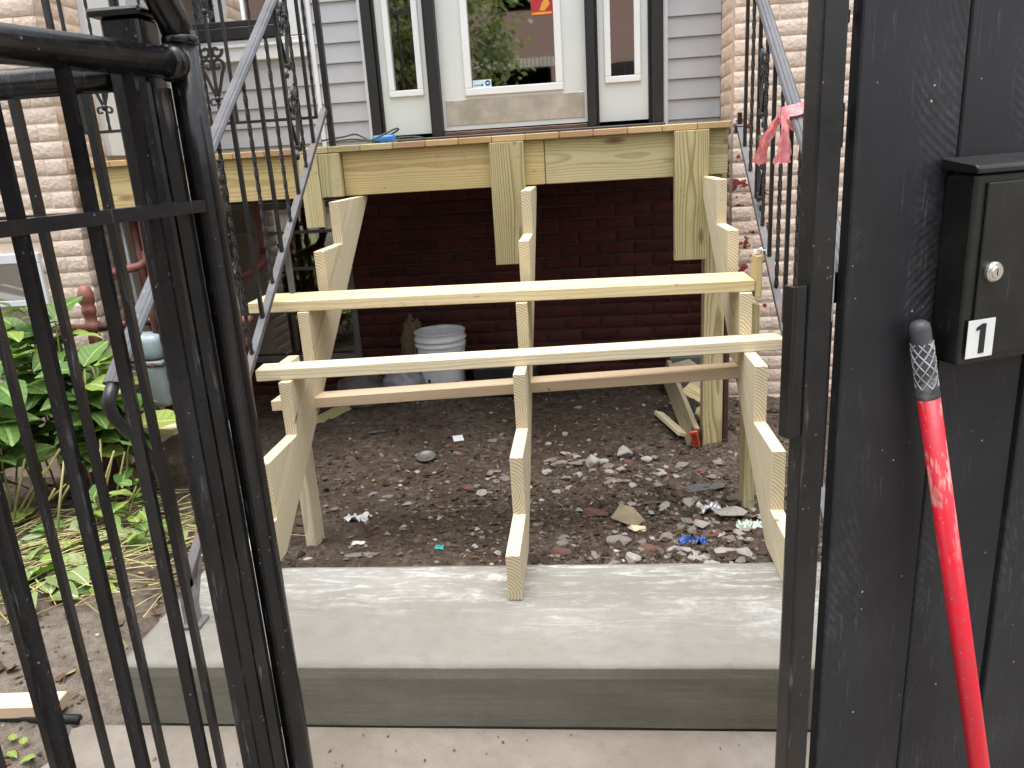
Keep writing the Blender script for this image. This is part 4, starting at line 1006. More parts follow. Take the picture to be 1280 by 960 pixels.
# ================================================================== RIGHT WOODEN GATE, MAILBOX, POLE
AX = Vector((0.443,-0.85494,0)); a2 = math.radians(67)
e2 = Vector((math.sin(a2), math.cos(a2), 0)); n2 = Vector((math.cos(a2), -math.sin(a2), 0))
def RP(s, z, o=0.0): return AX + e2*s + n2*o + Vector((0,0,z))
def rpix(x, y, o=0.0):
    q = on_plane(x, y, AX+n2*o, n2)-AX; return q.dot(e2), q.z
wg = thing('wooden_gate', 'black painted wooden plank gate on a steel frame at the right', 'gate', tuple(RP(0.2,-0.17)))
def leafbox(s0, s1, o0, o1, z0, z1, bev=0.002):
    mb = MB(); Mx = Matrix(((e2.x,-n2.x,0,AX.x),(e2.y,-n2.y,0,AX.y),(0,0,1,0),(0,0,0,1)))
    mb.box((s0,-o1,z0), (s1,-o0,z1), bev, 2, Mx); return mb
build('frame_post', leafbox(-0.066,-0.030,-0.027,0.0,-0.15,2.0,0.0035), M['steel'], wg)
for (s0, s1, dz, do) in ((-0.012,0.1415,0,0), (0.1475,0.297,0,-0.003), (0.303,0.445,0,0.001), (0.451,0.592,0,-0.002), (0.598,0.74,0,0)):
    lumber('plank', RP((s0+s1)/2,-0.10,-0.010+do), RP((s0+s1)/2,1.95,-0.010+do), s1-s0, 0.019, n2, M['plank'], wg, 0.002)
for zz in (0.12, 0.95, 1.72):
    build('back_rail', leafbox(-0.029,0.74,-0.062,-0.024,zz,zz+0.04,0.002), M['steel'], wg)
s1_, z1_ = rpix(985,352); s2_, z2_ = rpix(983,532)
build('rear_strip', leafbox(-0.040,-0.016,-0.060,-0.050,-0.12,1.95,0.001), M['steel'], wg)
mb = leafbox(-0.088,-0.083,-0.020,-0.002,z2_-0.02,z1_-0.008,0.0012)
build('latch_plate', mb, M['steel'], wg)
build('latch_flange', leafbox(-0.0828,-0.0662,-0.0065,-0.003,z2_-0.02,z1_-0.008,0.0015), M['steel'], wg)
for zz in (0.905, 0.82):
    build('keeper_slot', leafbox(-0.0664,-0.0661,-0.019,-0.013,zz-0.028,zz+0.004,0.0), M['plate_black'], wg)
for (zz, h_) in ((1.275,0.014),(1.14,0.05),(0.93,0.085)):
    build('spacer_chip', leafbox(-0.026,-0.019,-0.020,-0.012,zz,zz+h_,0.001), M['foil'] if zz < 1 else M['steel'], wg)
# mailbox
DM = 0.048
mbx = thing('mailbox', 'black wall mailbox with a keyed door and a white number 1 plate', 'mailbox', tuple(RP(0.22,0.865,0.0)))
build('body', leafbox(0.124,0.455,0.0015,DM,0.866,1.100,0.004), M['mbox'], mbx)
Mx = Matrix(((e2.x,-n2.x,0,AX.x),(e2.y,-n2.y,0,AX.y),(0,0,1,0),(0,0,0,1)))
mb = MB(); mb.poly_prism([Mx @ Vector((0.117,-y,z)) for y, z in ((0.0015,1.120),(0.0015,1.106),(DM+0.007,1.101),(DM+0.007,1.108),(DM+0.004,1.1115))], e2*0.345, 0.0015); build('lid', mb, M['mbox'], mbx)
build('door_panel', leafbox(0.140,0.440,DM+0.0004,DM+0.0035,0.876,1.090,0.0015), M['mbox'], mbx)
s, z = rpix(1237,339,DM)
mb = MB(); mb.lathe([(0.0125,0),(0.0125,0.004),(0.0105,0.0065),(0.0078,0.0065),(0.0072,0.0078)], 22)
q = n2.to_track_quat('Z','Y').to_matrix().to_4x4()
lk = put('lock', mb.mesh('lock', False), M['chrome'], mbx, Matrix.Translation(RP(s,z,DM+0.0034)) @ q)
build('keyhole', leafbox(s-0.0008,s+0.0008,DM+0.0112,DM+0.0114,z-0.004,z+0.004,0), M['plate_black'], mbx)
c4 = [rpix(x, y, DM+0.0042) for x, y in ((1212,400),(1245,398),(1238.5,446),(1206,447))]
sa, sb = (c4[0][0]+c4[3][0])/2, (c4[1][0]+c4[2][0])/2; za, zb2 = (c4[2][1]+c4[3][1])/2, (c4[0][1]+c4[1][1])/2
build('number_plate', leafbox(sa,sb,DM+0.0037,DM+0.0045,za,zb2,0.0), M['plate_white'], mbx)
one = [(0.44,0.11),(0.66,0.11),(0.66,0.89),(0.50,0.89),(0.30,0.80),(0.30,0.71),(0.44,0.75)]
mb = MB(); mb.poly_prism([RP(sa+(sb-sa)*u, za+(zb2-za)*v, DM+0.0048) for u, v in one], n2*0.0003); build('number_one', mb, M['plate_black'], mbx)
# red extension pole leaning on the planks
s, z = rpix(1149,402,0.020); ptop = RP(s, z, 0.020)
s, z = rpix(1160,492,0.026); pmid = RP(s, z, 0.026)
s, z = rpix(1224,958,0.075); plow = RP(s, z, 0.075)
dirp = (plow-pmid).normalized(); zg = -0.172; pbot = pmid + dirp*((zg+0.02-pmid.z)/dirp.z)
pole = thing('extension_pole', 'red painted pole with a worn grey grip leaning on the black gate', 'pole', tuple(pbot))
Lp = (pbot-pmid).length; ax = (pmid-pbot).normalized(); qp = ax.to_track_quat('Z','Y').to_matrix().to_4x4()
mb = MB(); mb.lathe([(0.0140,0.0),(0.0142,0.01),(0.0142,Lp*0.5),(0.0138,Lp)], 24); put('shaft', mb.mesh('shaft', True), M['pole'], pole, Matrix.Translation(pbot) @ qp)
Lg = (ptop-pmid).length; axg = (ptop-pmid).normalized(); qg = axg.to_track_quat('Z','Y').to_matrix().to_4x4()
mb = MB(); mb.lathe([(0.0138,-0.006),(0.0144,0.0),(0.0132,0.012),(0.0128,Lg*0.9),(0.0118,Lg*0.96),(0.008,Lg*1.0),(0.003,Lg*1.015)], 24)
grip = put('grip', mb.mesh('grip', True), M['grip'], pole, Matrix.Translation(pmid) @ qg)
mb = MB()
for k in range(7):
    for sg in (-1, 1):
        pts = [(0.0132*math.cos(2*PI*k/7+sg*t*3.4), 0.0132*math.sin(2*PI*k/7+sg*t*3.4), 0.010+(Lg*0.72-0.010)*t) for t in [i/26 for i in range(27)]]
        mb.tube(pts, 0.00105, 4)
put('grip_ridges', mb.mesh('grip_ridges'), M['gripnet'], grip, Matrix.Translation(pmid) @ qg)
# pink film tied round the right handrail
rib = thing('plastic_ribbon', 'torn pink plastic ribbon tied round the right handrail', 'ribbon', tuple(at(975,150,X=XRR)))
kc = at(995,143,X=XRR)
sl_ = Vector((0, 1, s_hi)).normalized(); nrm_ = Vector((0,-s_hi,1)).normalized()
def loop(u, v):
    a = 2*PI*u; r1, r2 = 0.040, 0.030
    c = kc + Vector((1,0,0))*(r1*math.cos(a)) + nrm_*(r2*math.sin(a)-0.004) + sl_*((v-0.5)*0.055 + 0.012*math.sin(a*2+1) + 0.004*noise.noise((u*9,v*5,2)))
    return c + nrm_*0.003*noise.noise((u*14,v*6,8))
mb = MB(); mb.grid(loop, 36, 7); build('knot', mb, M['ribbon'], rib, True)
def strip_fn(p0, pts, w0, w1, seed):
    def f(u, v):
        t = v*(len(pts)-1); i = min(int(t), len(pts)-2); fr_ = t-i
        c = Vector(pts[i]).lerp(Vector(pts[i+1]), fr_)
        w = w0+(w1-w0)*v
        fold = 0.012*math.sin(u*9+v*4+seed)*(0.4+v) + 0.010*noise.noise((u*5,v*6,seed))
        jag = (0.016*noise.noise((u*7,seed,3)) if v > 0.97 else 0)
        return c + Vector((0, (u-0.5)*w, 0)) + Vector((fold-0.01, 0, jag + 0.006*noise.noise((u*4,v*3,seed+9))))
    return f
k1 = at(968,160,X=XRR-0.03)
A_ = lambda x, y: at(x, y, X=XRR-0.035)
mb = MB(); mb.grid(strip_fn(None, [A_(980,143), A_(970,158), A_(962,176), A_(956,192), A_(953,204)], 0.060, 0.125, 1.0), 14, 22); build('tail', mb, M['ribbon'], rib, True)
mb = MB(); mb.grid(strip_fn(None, [A_(984,142), A_(985,160), A_(983,182), A_(981,203)], 0.035, 0.085, 4.0), 14, 20); build('tail', mb, M['ribbon'], rib, True)
mb = MB(); mb.grid(strip_fn(None, [A_(992,150)+Vector((0.05,0,0)), A_(994,175)+Vector((0.05,0,0)), A_(996,205)+Vector((0.05,0,0))], 0.02, 0.05, 7.0), 10, 14); build('tail', mb, M['ribbon'], rib, True)

# ================================================================== UNDER THE PORCH
# bucket
bc = Vector((-0.735, 2.52, gz(-0.735,2.52)-0.004)); bkt = thing('bucket', 'white plastic bucket standing by the basement brick wall', 'bucket', tuple(bc))
H = 0.37
mb = MB(); mb.lathe([(0.122,0.0),(0.126,0.006),(0.139,H-0.085),(0.139,H-0.083),(0.149,H-0.082),(0.150,H-0.074),(0.141,H-0.072),(0.142,H-0.050),(0.151,H-0.049),(0.152,H-0.041),(0.143,H-0.039),(0.144,H-0.008),(0.149,H-0.006),(0.149,H),(0.142,H),(0.139,H-0.02),(0.118,0.02)], 36, bc, True, True)
build('body', mb, M['bucket'], bkt, True)
mb = MB(); hp = [(0.152*math.cos(a), -0.152*abs(math.sin(a))*1.0-0.002, H-0.062-0.14*math.sin(a)) for a in [PI*i/18 for i in range(19)]]
mb.tube([bc+Vector(p) for p in hp], 0.0022, 6); build('handle', mb, M['chrome'], bkt, True)
mb = MB(); mb.tube([bc+Vector((0.045*math.cos(a), -0.150+0.0, H-0.175+0.02*math.sin(a))) for a in (0.0, PI)], 0.006, 8); build('handle_grip', mb, M['bucket'], bkt)
mb = MB(); mb.grid(lambda u, v: bc+Vector((0.1345*math.sin(-0.55+u*0.12), -0.1345*math.cos(-0.55+u*0.12), 0.085+0.022*v)), 4, 2); build('print_mark', mb, M['plate_black'], bkt)
mb = MB(); mb.grid(lambda u, v: bc+Vector((0.1325*math.sin(0.15+u*0.75), -0.1325*math.cos(0.15+u*0.75), 0.03+0.055*v)), 8, 2); build('print_label', mb, M['plate_black'], bkt)
# black tub right of the bucket
tc = Vector((-0.36, 2.56, gz(-0.36,2.56))); tub = thing('plastic_tub', 'dark plastic tub lying behind the bucket against the brick wall', 'tub', tuple(tc))
mb = MB(); mb.box(tc+Vector((-0.17,-0.12,0)), tc+Vector((0.17,0.12,0.20)), 0.02, 2); 
for v in mb.bm.verts:
    k = 1+0.12*(v.co.z-tc.z)/0.2; v.co.x = tc.x+(v.co.x-tc.x)*k; v.co.y = tc.y+(v.co.y-tc.y)*k
build('tub_body', mb, M['blackplastic'], tub, False)
mb = MB(); mb.box(tc+Vector((-0.205,-0.15,0.2005)), tc+Vector((0.205,0.15,0.222)), 0.008, 2); build('tub_rim', mb, M['blackplastic'], tub)
# sacks of rubble left of the bucket
def sack(c, sx, sy, sz, mat, seed):
    mb = MB(); bmesh.ops.create_icosphere(mb.bm, subdivisions=4, radius=1.0)
    for v in mb.bm.verts:
        p = v.co.copy(); d = 1+0.22*noise.fractal((p.x*2.2+seed, p.y*2.2, p.z*2.2), 0.8, 2, 4)+0.10*abs(noise.noise((p.x*6, p.y*6, p.z*6+seed)))
        v.co = Vector((p.x*sx*d, p.y*sy*d, max(-0.35, p.z*d)*sz))
    bmesh.ops.translate(mb.bm, verts=mb.bm.verts, vec=Vector(c)+Vector((0,0,sz*0.33))); return mb
M['sackgrey'] = mat_plain('grey_woven_sack', (0.11,0.10,0.09), 0.8, 0.3, 8, 0.5, 120, stain=(0.08,0.07,0.06), stain_amt=0.6)
M['sackpale'] = mat_plain('pale_plastic_sack', (0.27,0.27,0.30), 0.5, 0.3, 9, 0.4, 40, stain=(0.10,0.09,0.10), stain_amt=0.8)
tag(build('rubble_sack', sack((-1.22,2.48,gz(-1.22,2.48)), 0.16,0.13,0.13, M['sackgrey'], 3.0), M['sackgrey'], None, True), 'dirty dark sack slumped against the basement wall, farthest left of the bucket', 'sack')
tag(build('rubble_sack', sack((-0.95,2.46,gz(-0.95,2.46)), 0.13,0.10,0.15, M['sackpale'], 8.0), M['sackpale'], None, True), 'crumpled pale sack touching the left side of the bucket', 'sack')
mb = sack((-0.935,2.68,gz(-0.935,2.68)+0.02), 0.075,0.07,0.30, M['sackgrey'], 14.0)
tag(build('burlap_bundle', mb, mat_plain('brown_burlap', (0.16,0.12,0.075), 0.9, 0.3, 10, 0.6, 90), None, True), 'brown bundle standing behind the pale sack at the brick wall', 'bundle')
# wood scraps stacked against the right post
def scrap(p0, p1, w, t, up, mat, label, cat='wood scrap'):
    o = lumber('wood_scrap', p0, p1, w, t, up, M[mat], None, 0.003); return tag(o, label, cat, 'wood scraps by the deck post')
G_ = lambda x, y, h=0.0: Vector((x, y, gz(x, y)+h))
scrap(G_(0.475,2.10,0.02), G_(0.475,2.10,0.0)+Vector((0.085,-0.36,0.03)), 0.05, 0.022, (0.3,0.2,1), 'pt', 'thin pale stick leaning at the left of the wood scraps under the deck')
scrap(G_(0.54,2.32,0.20), G_(0.60,1.66,0.045), 0.12, 0.026, (-1,0.1,0.25), 'scrap', 'long weathered board sloping down to the orange ended level')
scrap(G_(0.60,2.28,0.24), G_(0.72,2.05,0.16), 0.14, 0.03, (0.1,-0.4,1), 'scrap', 'flat weathered board on top of the scraps by the deck post')
scrap(G_(0.60,2.02,0.17), G_(0.72,1.93,0.12), 0.09, 0.038, (0.1,-0.6,1), 'pt_olive', 'short olive block in the middle of the scraps by the deck post')
scrap(G_(0.605,1.92,0.06), G_(0.675,1.80,0.12), 0.10, 0.038, (-0.5,0.2,0.8), 'pt_olive', 'tilted short offcut just above the orange ended level')
_a, _b = px(388,533), px(446,506)
scrap(G_(_a[0],_a[1],0.0), G_(_b[0],_b[1],0.015), 0.07, 0.03, (0.2,-0.5,1), 'pt_olive', 'greenish board lying behind the left stringer on the soil')
lv = thing('spirit_level', 'black spirit level with a bright orange end cap by the deck post', 'level', tuple(G_(0.61,1.64)))
lp0, lp1 = G_(0.600,1.625,0.052), G_(0.640,1.98,0.12)
fm = frame(lp0, lp1, (-0.2,0,1)); Ll = (lp1-lp0).length
mb = MB(); mb.box((-Ll/2+0.012,-0.011,-0.03), (Ll/2,0.011,0.03), 0.002); put('bar', mb.mesh('bar'), M['blackplastic'], lv, fm)
mb = MB(); mb.box((-Ll/2,-0.017,-0.042), (-Ll/2+0.0115,0.017,0.042), 0.003); put('end_cap', mb.mesh('end_cap'), M['orange'], lv, fm)
mb = MB(); mb.box((-Ll/2-0.002,-0.008,-0.03), (-Ll/2-0.0005,0.008,0.03), 0.0); put('end_mark', mb.mesh('end_mark'), mat_plain('dark_orange', (0.30,0.03,0.012), 0.5, 0.2, 20, 0), lv, fm)
mb = MB(); mb.box((-0.09,-0.10,0), (0.12,0.10,0.24), 0.008, 2); put('crate', mb.mesh('crate'), mat_plain('case_grey', (0.09,0.095,0.10), 0.5, 0.2, 10, 0.1), None, Matrix.Translation(G_(0.66,2.56,0.0)))
o = bpy.data.objects['crate']; tag(o, 'grey plastic case behind the wood scraps at the basement wall', 'case')

# ------------------------------------------------------------------ gas pipes and meter, left
def pipe(mb, pts, r, n=14): return mb.tube(pts, r, n)
gp = thing('gas_pipe', 'red brown painted gas pipe with a domed cap in front of the left brick wall', 'pipe', (-2.12,1.52,-0.2))
q1 = at(119,430,Y=1.50); q0 = at(116,355,Y=1.50)
cx, cy = q1.x+0.005, 1.50
mb = MB(); mb.lathe([(0.016,0.24),(0.016,q1.z+0.06),(0.034,q1.z+0.062),(0.036,q1.z+0.10),(0.026,q1.z+0.104),(0.026,q1.z+0.14),(0.031,q1.z+0.145),(0.031,q1.z+0.175),(0.026,q1.z+0.18),(0.034,q1.z+0.195),(0.034,q1.z+0.235),(0.026,q1.z+0.262),(0.010,q1.z+0.275)], 20, (cx,cy,0)); build('relief_cap', mb, M['gaspipe'], gp, True)
mb = MB(); mb.tube([(cx-0.30,cy+0.04,q1.z+0.07), (cx,cy,q1.z+0.075), (cx+0.55,cy+0.12,q1.z+0.10)], 0.019, 14); build('main_pipe', mb, M['gasdark'], gp, True)
mb = MB(); mb.lathe([(0.026,-0.03),(0.030,-0.025),(0.030,0.025),(0.026,0.03)], 6, (cx,cy,q1.z+0.015)); build('union_nut', mb, M['gaspipe'], gp)
gv = thing('gas_pipe', 'dark red riser pipe with an elbow under the left end of the deck', 'pipe', (-1.95,1.72,-0.2))
vx, vy = at(172,300,Y=1.74).x, 1.74
mb = MB(); mb.tube([(vx,vy,-0.1),(vx,vy,1.02)], 0.024, 14); build('riser', mb, M['gasdark'], gv, True)
mb = MB(); mb.tube([(vx+0.055,vy-0.03,0.25),(vx+0.055,vy-0.03,1.02)], 0.018, 14); build('riser', mb, M['gaspipe'], gv, True)
e0 = at(182,330,Y=vy-0.03); 
mb = MB(); mb.tube([(vx+0.055,vy-0.03,e0.z+0.06),(vx+0.052,vy-0.035,e0.z+0.02),(vx+0.02,vy-0.06,e0.z-0.005),(vx-0.12,vy-0.14,e0.z-0.03)], 0.020, 12); build('elbow', mb, M['gaspipe'], gv, True)
for zz in (0.35, 0.62, 0.80):
    mb = MB(); mb.lathe([(0.024,-0.02),(0.028,-0.016),(0.028,0.016),(0.024,0.02)], 8, (vx+0.055,vy-0.03,zz)); build('coupling', mb, M['gaspipe'], gv)
mb = MB(); mb.lathe([(0.0085,-0.10),(0.0085,1.0)], 8, (vx-0.04,vy-0.04,0)); build('grey_conduit', mb, M['meter'], gv, True)
g3 = thing('gas_pipe', 'red brown elbow pipe seen through the left stair railing under the deck', 'pipe', (-1.5,2.3,0.0))
ea = at(300,345,Y=2.25); eb = at(328,332,Y=2.3); ec = at(332,318,Y=2.3); ed = at(326,285,Y=2.3)
mb = MB(); mb.tube([ea+(ea-eb)*0.8, ea, eb.lerp(ea,0.15), eb.lerp(ec,0.6), ec, ed, ed+(ed-ec)*1.1], [0.024]*3+[0.026]+[0.020]*3, 14); build('elbow', mb, M['gaspipe'], g3, True)
mb = MB(); mb.lathe([(0.020,-0.02),(0.029,-0.018),(0.029,0.018),(0.020,0.02)], 8, ec+Vector((0,0,0.02))); build('coupling', mb, M['gasdark'], g3)
g4 = thing('gas_pipe', 'red brown pipe fittings low beside the open metal gate', 'pipe', (-1.45,1.5,0.1))
f0 = at(298,400,Y=1.55)
mb = MB(); mb.tube([f0+Vector((0,0,-0.35)), f0+Vector((0,0,0.10))], 0.021, 12); build('riser', mb, M['gasdark'], g4, True)
for dz in (-0.10, 0.0, 0.07):
    mb = MB(); mb.lathe([(0.022,-0.02),(0.034,-0.016),(0.034,0.016),(0.022,0.02)], 8, f0+Vector((0,0,dz))); build('coupling', mb, M['gaspipe'], g4)
mb = MB(); mb.tube([f0+Vector((-0.12,0.03,0.0)), f0+Vector((0.07,-0.02,0.0))], 0.022, 10); build('cross_pipe', mb, M['gaspipe'], g4, True)
mt0 = at(200,505,Y=1.42); mc = Vector((mt0.x, 1.42, mt0.z))
meter = thing('gas_meter', 'grey gas meter box behind the left stair railing', 'meter', tuple(mc))
mb = MB(); mb.box(mc+Vector((-0.105,-0.07,0)), mc+Vector((0.085,0.07,0.20)), 0.03, 4); build('lower_case', mb, M['meter'], meter, True)
mb = MB(); mb.box(mc+Vector((-0.11,-0.075,0.2005)), mc+Vector((0.09,0.075,0.218)), 0.004); build('flange', mb, M['meter'], meter)
mb = MB(); mb.box(mc+Vector((-0.10,-0.066,0.2185)), mc+Vector((0.08,0.066,0.335)), 0.034, 4); build('upper_case', mb, mat_plain('meter_pale_blue', (0.27,0.34,0.37), 0.4, 0.1, 10, 0.1, stain=(0.25,0.27,0.28), stain_amt=0.3), meter, True)
mb = MB(); mb.box(mc+Vector((-0.075,-0.085,0.225)), mc+Vector((-0.01,-0.064,0.315)), 0.006, 2); build('dial_window', mb, M['chrome'], meter)
for (dx, dz, m_) in ((-0.03,0.205,'gaspipe'), (0.05,0.207,'gaspipe')):
    mb = MB(); mb.lathe([(0.009,0),(0.009,0.008)], 8); bmesh.ops.rotate(mb.bm, verts=mb.bm.verts, cent=(0,0,0), matrix=Matrix.Rotation(PI/2,3,'X')); put('bolt', mb.mesh('bolt'), M[m_], meter, Matrix.Translation(mc+Vector((dx,-0.075,dz))))
mb = MB(); mb.box(mc+Vector((-0.055,-0.0715,0.115)), mc+Vector((-0.01,-0.0702,0.165))); build('warning_label', mb, mat_plain('label_orange', (0.62,0.30,0.16), 0.5, 0.3, 60, 0), meter)
mb = MB(); mb.box(mc+Vector((-0.035,-0.0722,0.085)), mc+Vector((-0.005,-0.0703,0.108))); build('number_label', mb, M['plate_black'], meter)
for dx in (-0.07, 0.05):
    mb = MB(); mb.tube([mc+Vector((dx,0,0.33)), mc+Vector((dx,0,0.45)), mc+Vector((dx,0.03,0.50))], 0.016, 10); build('inlet', mb, M['gasdark'], meter, True)
tag(lumber('wood_scrap', at(207,540,Y=1.25), at(222,528,Y=1.35)+Vector((0.05,0.1,0)), 0.09, 0.03, (0,0,1), M['pt'], None), 'pale board end lying below the gas meter', 'wood scrap', 'wood scraps by the deck post')
# foundation footing of the bay, with a red brown block
mb = MB(); mb.box((-3.2,LBY-0.10,-0.40), (LBX+0.03,LBY-0.018,0.10), 0.01, 2)
o = build('foundation', mb, M['footing'], house)
M['footing_pink'] = mat_plain('pink_parged_footing', (0.40,0.31,0.24), 0.9, 0.2, 8, 0.6, 40, stain=(0.2,0.15,0.11), stain_amt=0.5); o.data.materials[0] = M['footing_pink']
mb = MB(); mb.box(at(120,590,Y=1.50)-Vector((0.08,0.03,0.03)), at(140,570,Y=1.50)+Vector((0,0.03,0)), 0.005); tag(build('brick_block', mb, M['gasdark']), 'dark red block lying at the foot of the left brick wall', 'block')
# cables and blue tool on the deck
for k, (lab, pts, r) in enumerate((('dark green cable coiled on the deck by the door frame', [(402,176,1.75),(430,171,1.9),(445,168,2.0),(462,175,1.85),(480,172,1.8),(497,163,1.78),(494,161,1.76),(476,170,1.72),(460,178,1.70)], 0.0045),
                    ('black cable lying on the deck in front of the left sidelight', [(410,178,1.68),(440,174,1.72),(470,176,1.75),(500,172,1.8),(520,171,1.85),(535,174,1.75)], 0.004))):
    pp = [at(x, y, Y=yy) for x, y, yy in pts]
    pp = [Vector((p.x, p.y, max(p.z, ZD+r+0.0005))) for p in pp]
    sm_ = []
    for i in range(len(pp)-1):
        p_1, p0_, p1_, p2_ = pp[max(i-1,0)], pp[i], pp[i+1], pp[min(i+2,len(pp)-1)]
        for t in [j/8 for j in range(8)]:
            sm_.append(0.5*((2*p0_)+(-p_1+p1_)*t+(2*p_1-5*p0_+4*p1_-p2_)*t*t+(-p_1+3*p0_-3*p1_+p2_)*t**3))
    mb = MB(); mb.tube(sm_, r, 8); tag(build('power_cable', mb, M['cord'], None, True), lab, 'cable', 'cables on the deck')
bt = at(480,176,Y=1.78); bt.z = ZD
mb = MB(); mb.box(bt+Vector((-0.05,-0.025,0.001)), bt+Vector((0.055,0.03,0.038)), 0.012, 2); tag(build('plug_box', mb, M['blue'], None, True), 'bright blue plug box lying on the deck edge by the door', 'plug box')

# ================================================================== GROUND LITTER
def stone_mesh(seed, flat=1.0, n=15):
    rr = random.Random(seed); mb = MB(); pts = []
    for _ in range(n):
        v = Vector((rr.gauss(0,1), rr.gauss(0,1), rr.gauss(0,1))).normalized()*rr.uniform(0.8,1.0); v.z *= flat; pts.append(v)
    mb.hull(pts); bmesh.ops.bevel(mb.bm, geom=list(mb.bm.edges), offset=0.06, segments=1, affect='EDGES'); return mb.mesh('stone')
SM = [stone_mesh(s, f) for s, f in ((1,.7),(2,.6),(3,.8),(4,.5),(5,.35),(6,.65),(7,.25),(8,.55))]
def place(name, mi, x, y, sx, sy, sz, mat, label, cat, group=None, rz=None, tilt=0.25):
    me = SM[mi].copy(); me.materials.clear(); me.materials.append(M[mat])
    z = soil_z(x, y)
    Mx = Matrix.Translation((x, y, z+sz*0.42)) @ Matrix.Rotation(rz if rz is not None else R.uniform(0,6.28),4,'Z') @ Matrix.Rotation(R.uniform(-tilt,tilt),4,'X') @ Matrix.Diagonal((sx,sy,sz,1))
    return tag(put(name, me, None, None, Mx), label, cat, group)
GRP = 'rubble lying on the soil'
special = [
 (0, 781,574, .050,.040,.062,'rockpale','tall pale grey stone, largest of the rubble right of the centre stringer','stone',1.2),
 (2, 741,584, .044,.038,.052,'rockpale','rounded pale stone just left of the tallest stone','stone',0.4),
 (1, 699,583, .048,.040,.036,'rock','smooth grey stone nearest the centre stringer on its right','stone',0.2),
 (5, 808,578, .034,.028,.028,'rockpale','small whitish stone right of the tallest stone','stone',0.2),
 (3, 711,574, .030,.028,.026,'brickbit','small red brick piece behind the smooth grey stone','brick piece',0.2),
 (3, 742,644, .072,.036,.028,'brickbit','flat red brick fragment left of the tan wood chunk','brick piece',-0.2),
 (5, 760,661, .024,.018,.020,'brickbit','small orange brick bit under the red brick fragment','brick piece',0.2),
 (5, 772,682, .055,.045,.045,'rock','muddy clod below the tan wood chunk','clod',0.2),
 (6, 880,613, .115,.050,.030,'slate','long dark flat slab leaning near the right support leg','slab piece',0.25),
 (6, 824,629, .085,.030,.022,'slate','thin dark slate flake left of the long dark slab','slate',0.05),
 (6, 918,625, .050,.030,.022,'slate','small dark slate behind the foot of the right support leg','slate',0.3),
 (4, 913,650, .070,.040,.038,'rockpale','pale stone beside the foot of the right support leg','stone',0.1),
 (3, 810,688, .050,.034,.026,'brickbit','red brick fragment near the slab, left of the blue wrapper','brick piece',0.1),
 (3, 700,694, .048,.034,.028,'brickbit','red brick fragment touching the slab right of the centre stringer','brick piece',0.3),
 (1, 890,672, .045,.035,.030,'brickbit','reddish stone right of the blue wrapper','stone',0.1),
 (2, 852,585, .050,.026,.022,'rock','flat grey chip left of the post footing','stone',0.7),
 (5, 811,602, .018,.016,.020,'rockpale','small white stone in the middle of the right rubble','stone',0.2),
 (7, 615,552, .034,.022,.020,'rock','grey stone left of the centre stringer near the paper scrap','stone',0.1),
 (6, 604,572, .045,.026,.020,'slate','dark flat stone beside the round lid','stone',0.1),
 (7, 620,592, .030,.022,.020,'rock','brownish stone left of the centre stringer','stone',0.1),
 (1, 466,620, .026,.020,.020,'rock','rounded stone left of the white pebble patch','stone',0.4),
 (5, 485,624, .034,.022,.020,'rock','stone at the left of the white pebble patch','stone',0.4),
 (4, 510,632, .030,.020,.018,'rockpale','whitish stone in the pebble patch left of centre','stone',0.4),
 (6, 470,541, .060,.030,.012,'slate','dark flat flake on bare soil at the left','slate',0.2),
 (6, 450,695, .085,.030,.018,'rock','flat muddy stone at the left slab edge','stone',0.1),
 (2, 505,660, .026,.018,.018,'rockpale','white crumb of concrete near the middle of the soil','stone',0.1),
 (5, 880,700, .024,.02,.018,'rockpale','pale pebble right of the blue wrapper near the slab','stone',0.1),
 (6, 905,690, .045,.035,.02,'rockpale','pale chips heaped near the right stringer foot','stone',0.1),
 (3, 790,700, .035,.03,.03,'rockpale','pale lump touching the slab below the brick fragment','stone',0.1),
]
for (mi, a, b, sx, sy, sz, mt, lab, cat, rz) in special:
    x, y = px(a, b); place('rubble_stone' if cat in ('stone','clod') else cat.replace(' ','_'), mi, x, y, sx, sy, sz, mt, lab, cat, GRP, rz)
# anonymous stones: nothing tells them apart
CL = [(715,580,0.10,24),(770,590,0.12,26),(900,650,0.11,34),(870,690,0.10,26),(610,605,0.06,14),(760,690,0.12,16),(840,590,0.10,14)]
for (ca, cb, sp, nn) in CL:
    cx_, cy_ = px(ca, cb)
    for k in range(nn):
        x, y = R.gauss(cx_, sp), R.gauss(cy_, sp*1.2)
        if y < 0.235 or x > 1.1: continue
        s = R.choice((.010,.014,.018,.023,.030)); mt = R.choice(('rock','rock','rockpale','brickbit','rockpale','rock'))
        colw = {'rock':'grey rubble stone','rockpale':'pale mortar crumb','brickbit':'red brick crumb','slate':'dark stone chip'}[mt]
        where = {715:'in the heap beside the centre stringer',770:'in the heap round the tallest stone',900:'in the heap by the right support leg',870:'in the heap round the blue wrapper',610:'in the pebble patch left of centre',760:'in the heap below the tan wood chunk',840:'in front of the post footing'}[ca]
        place('rubble_stone', R.randrange(8), x, y, s*R.uniform(.9,1.5), s, s*R.uniform(.6,1.0), mt, 'small '+colw+' '+where, 'stone', 'small '+colw+'s '+where)
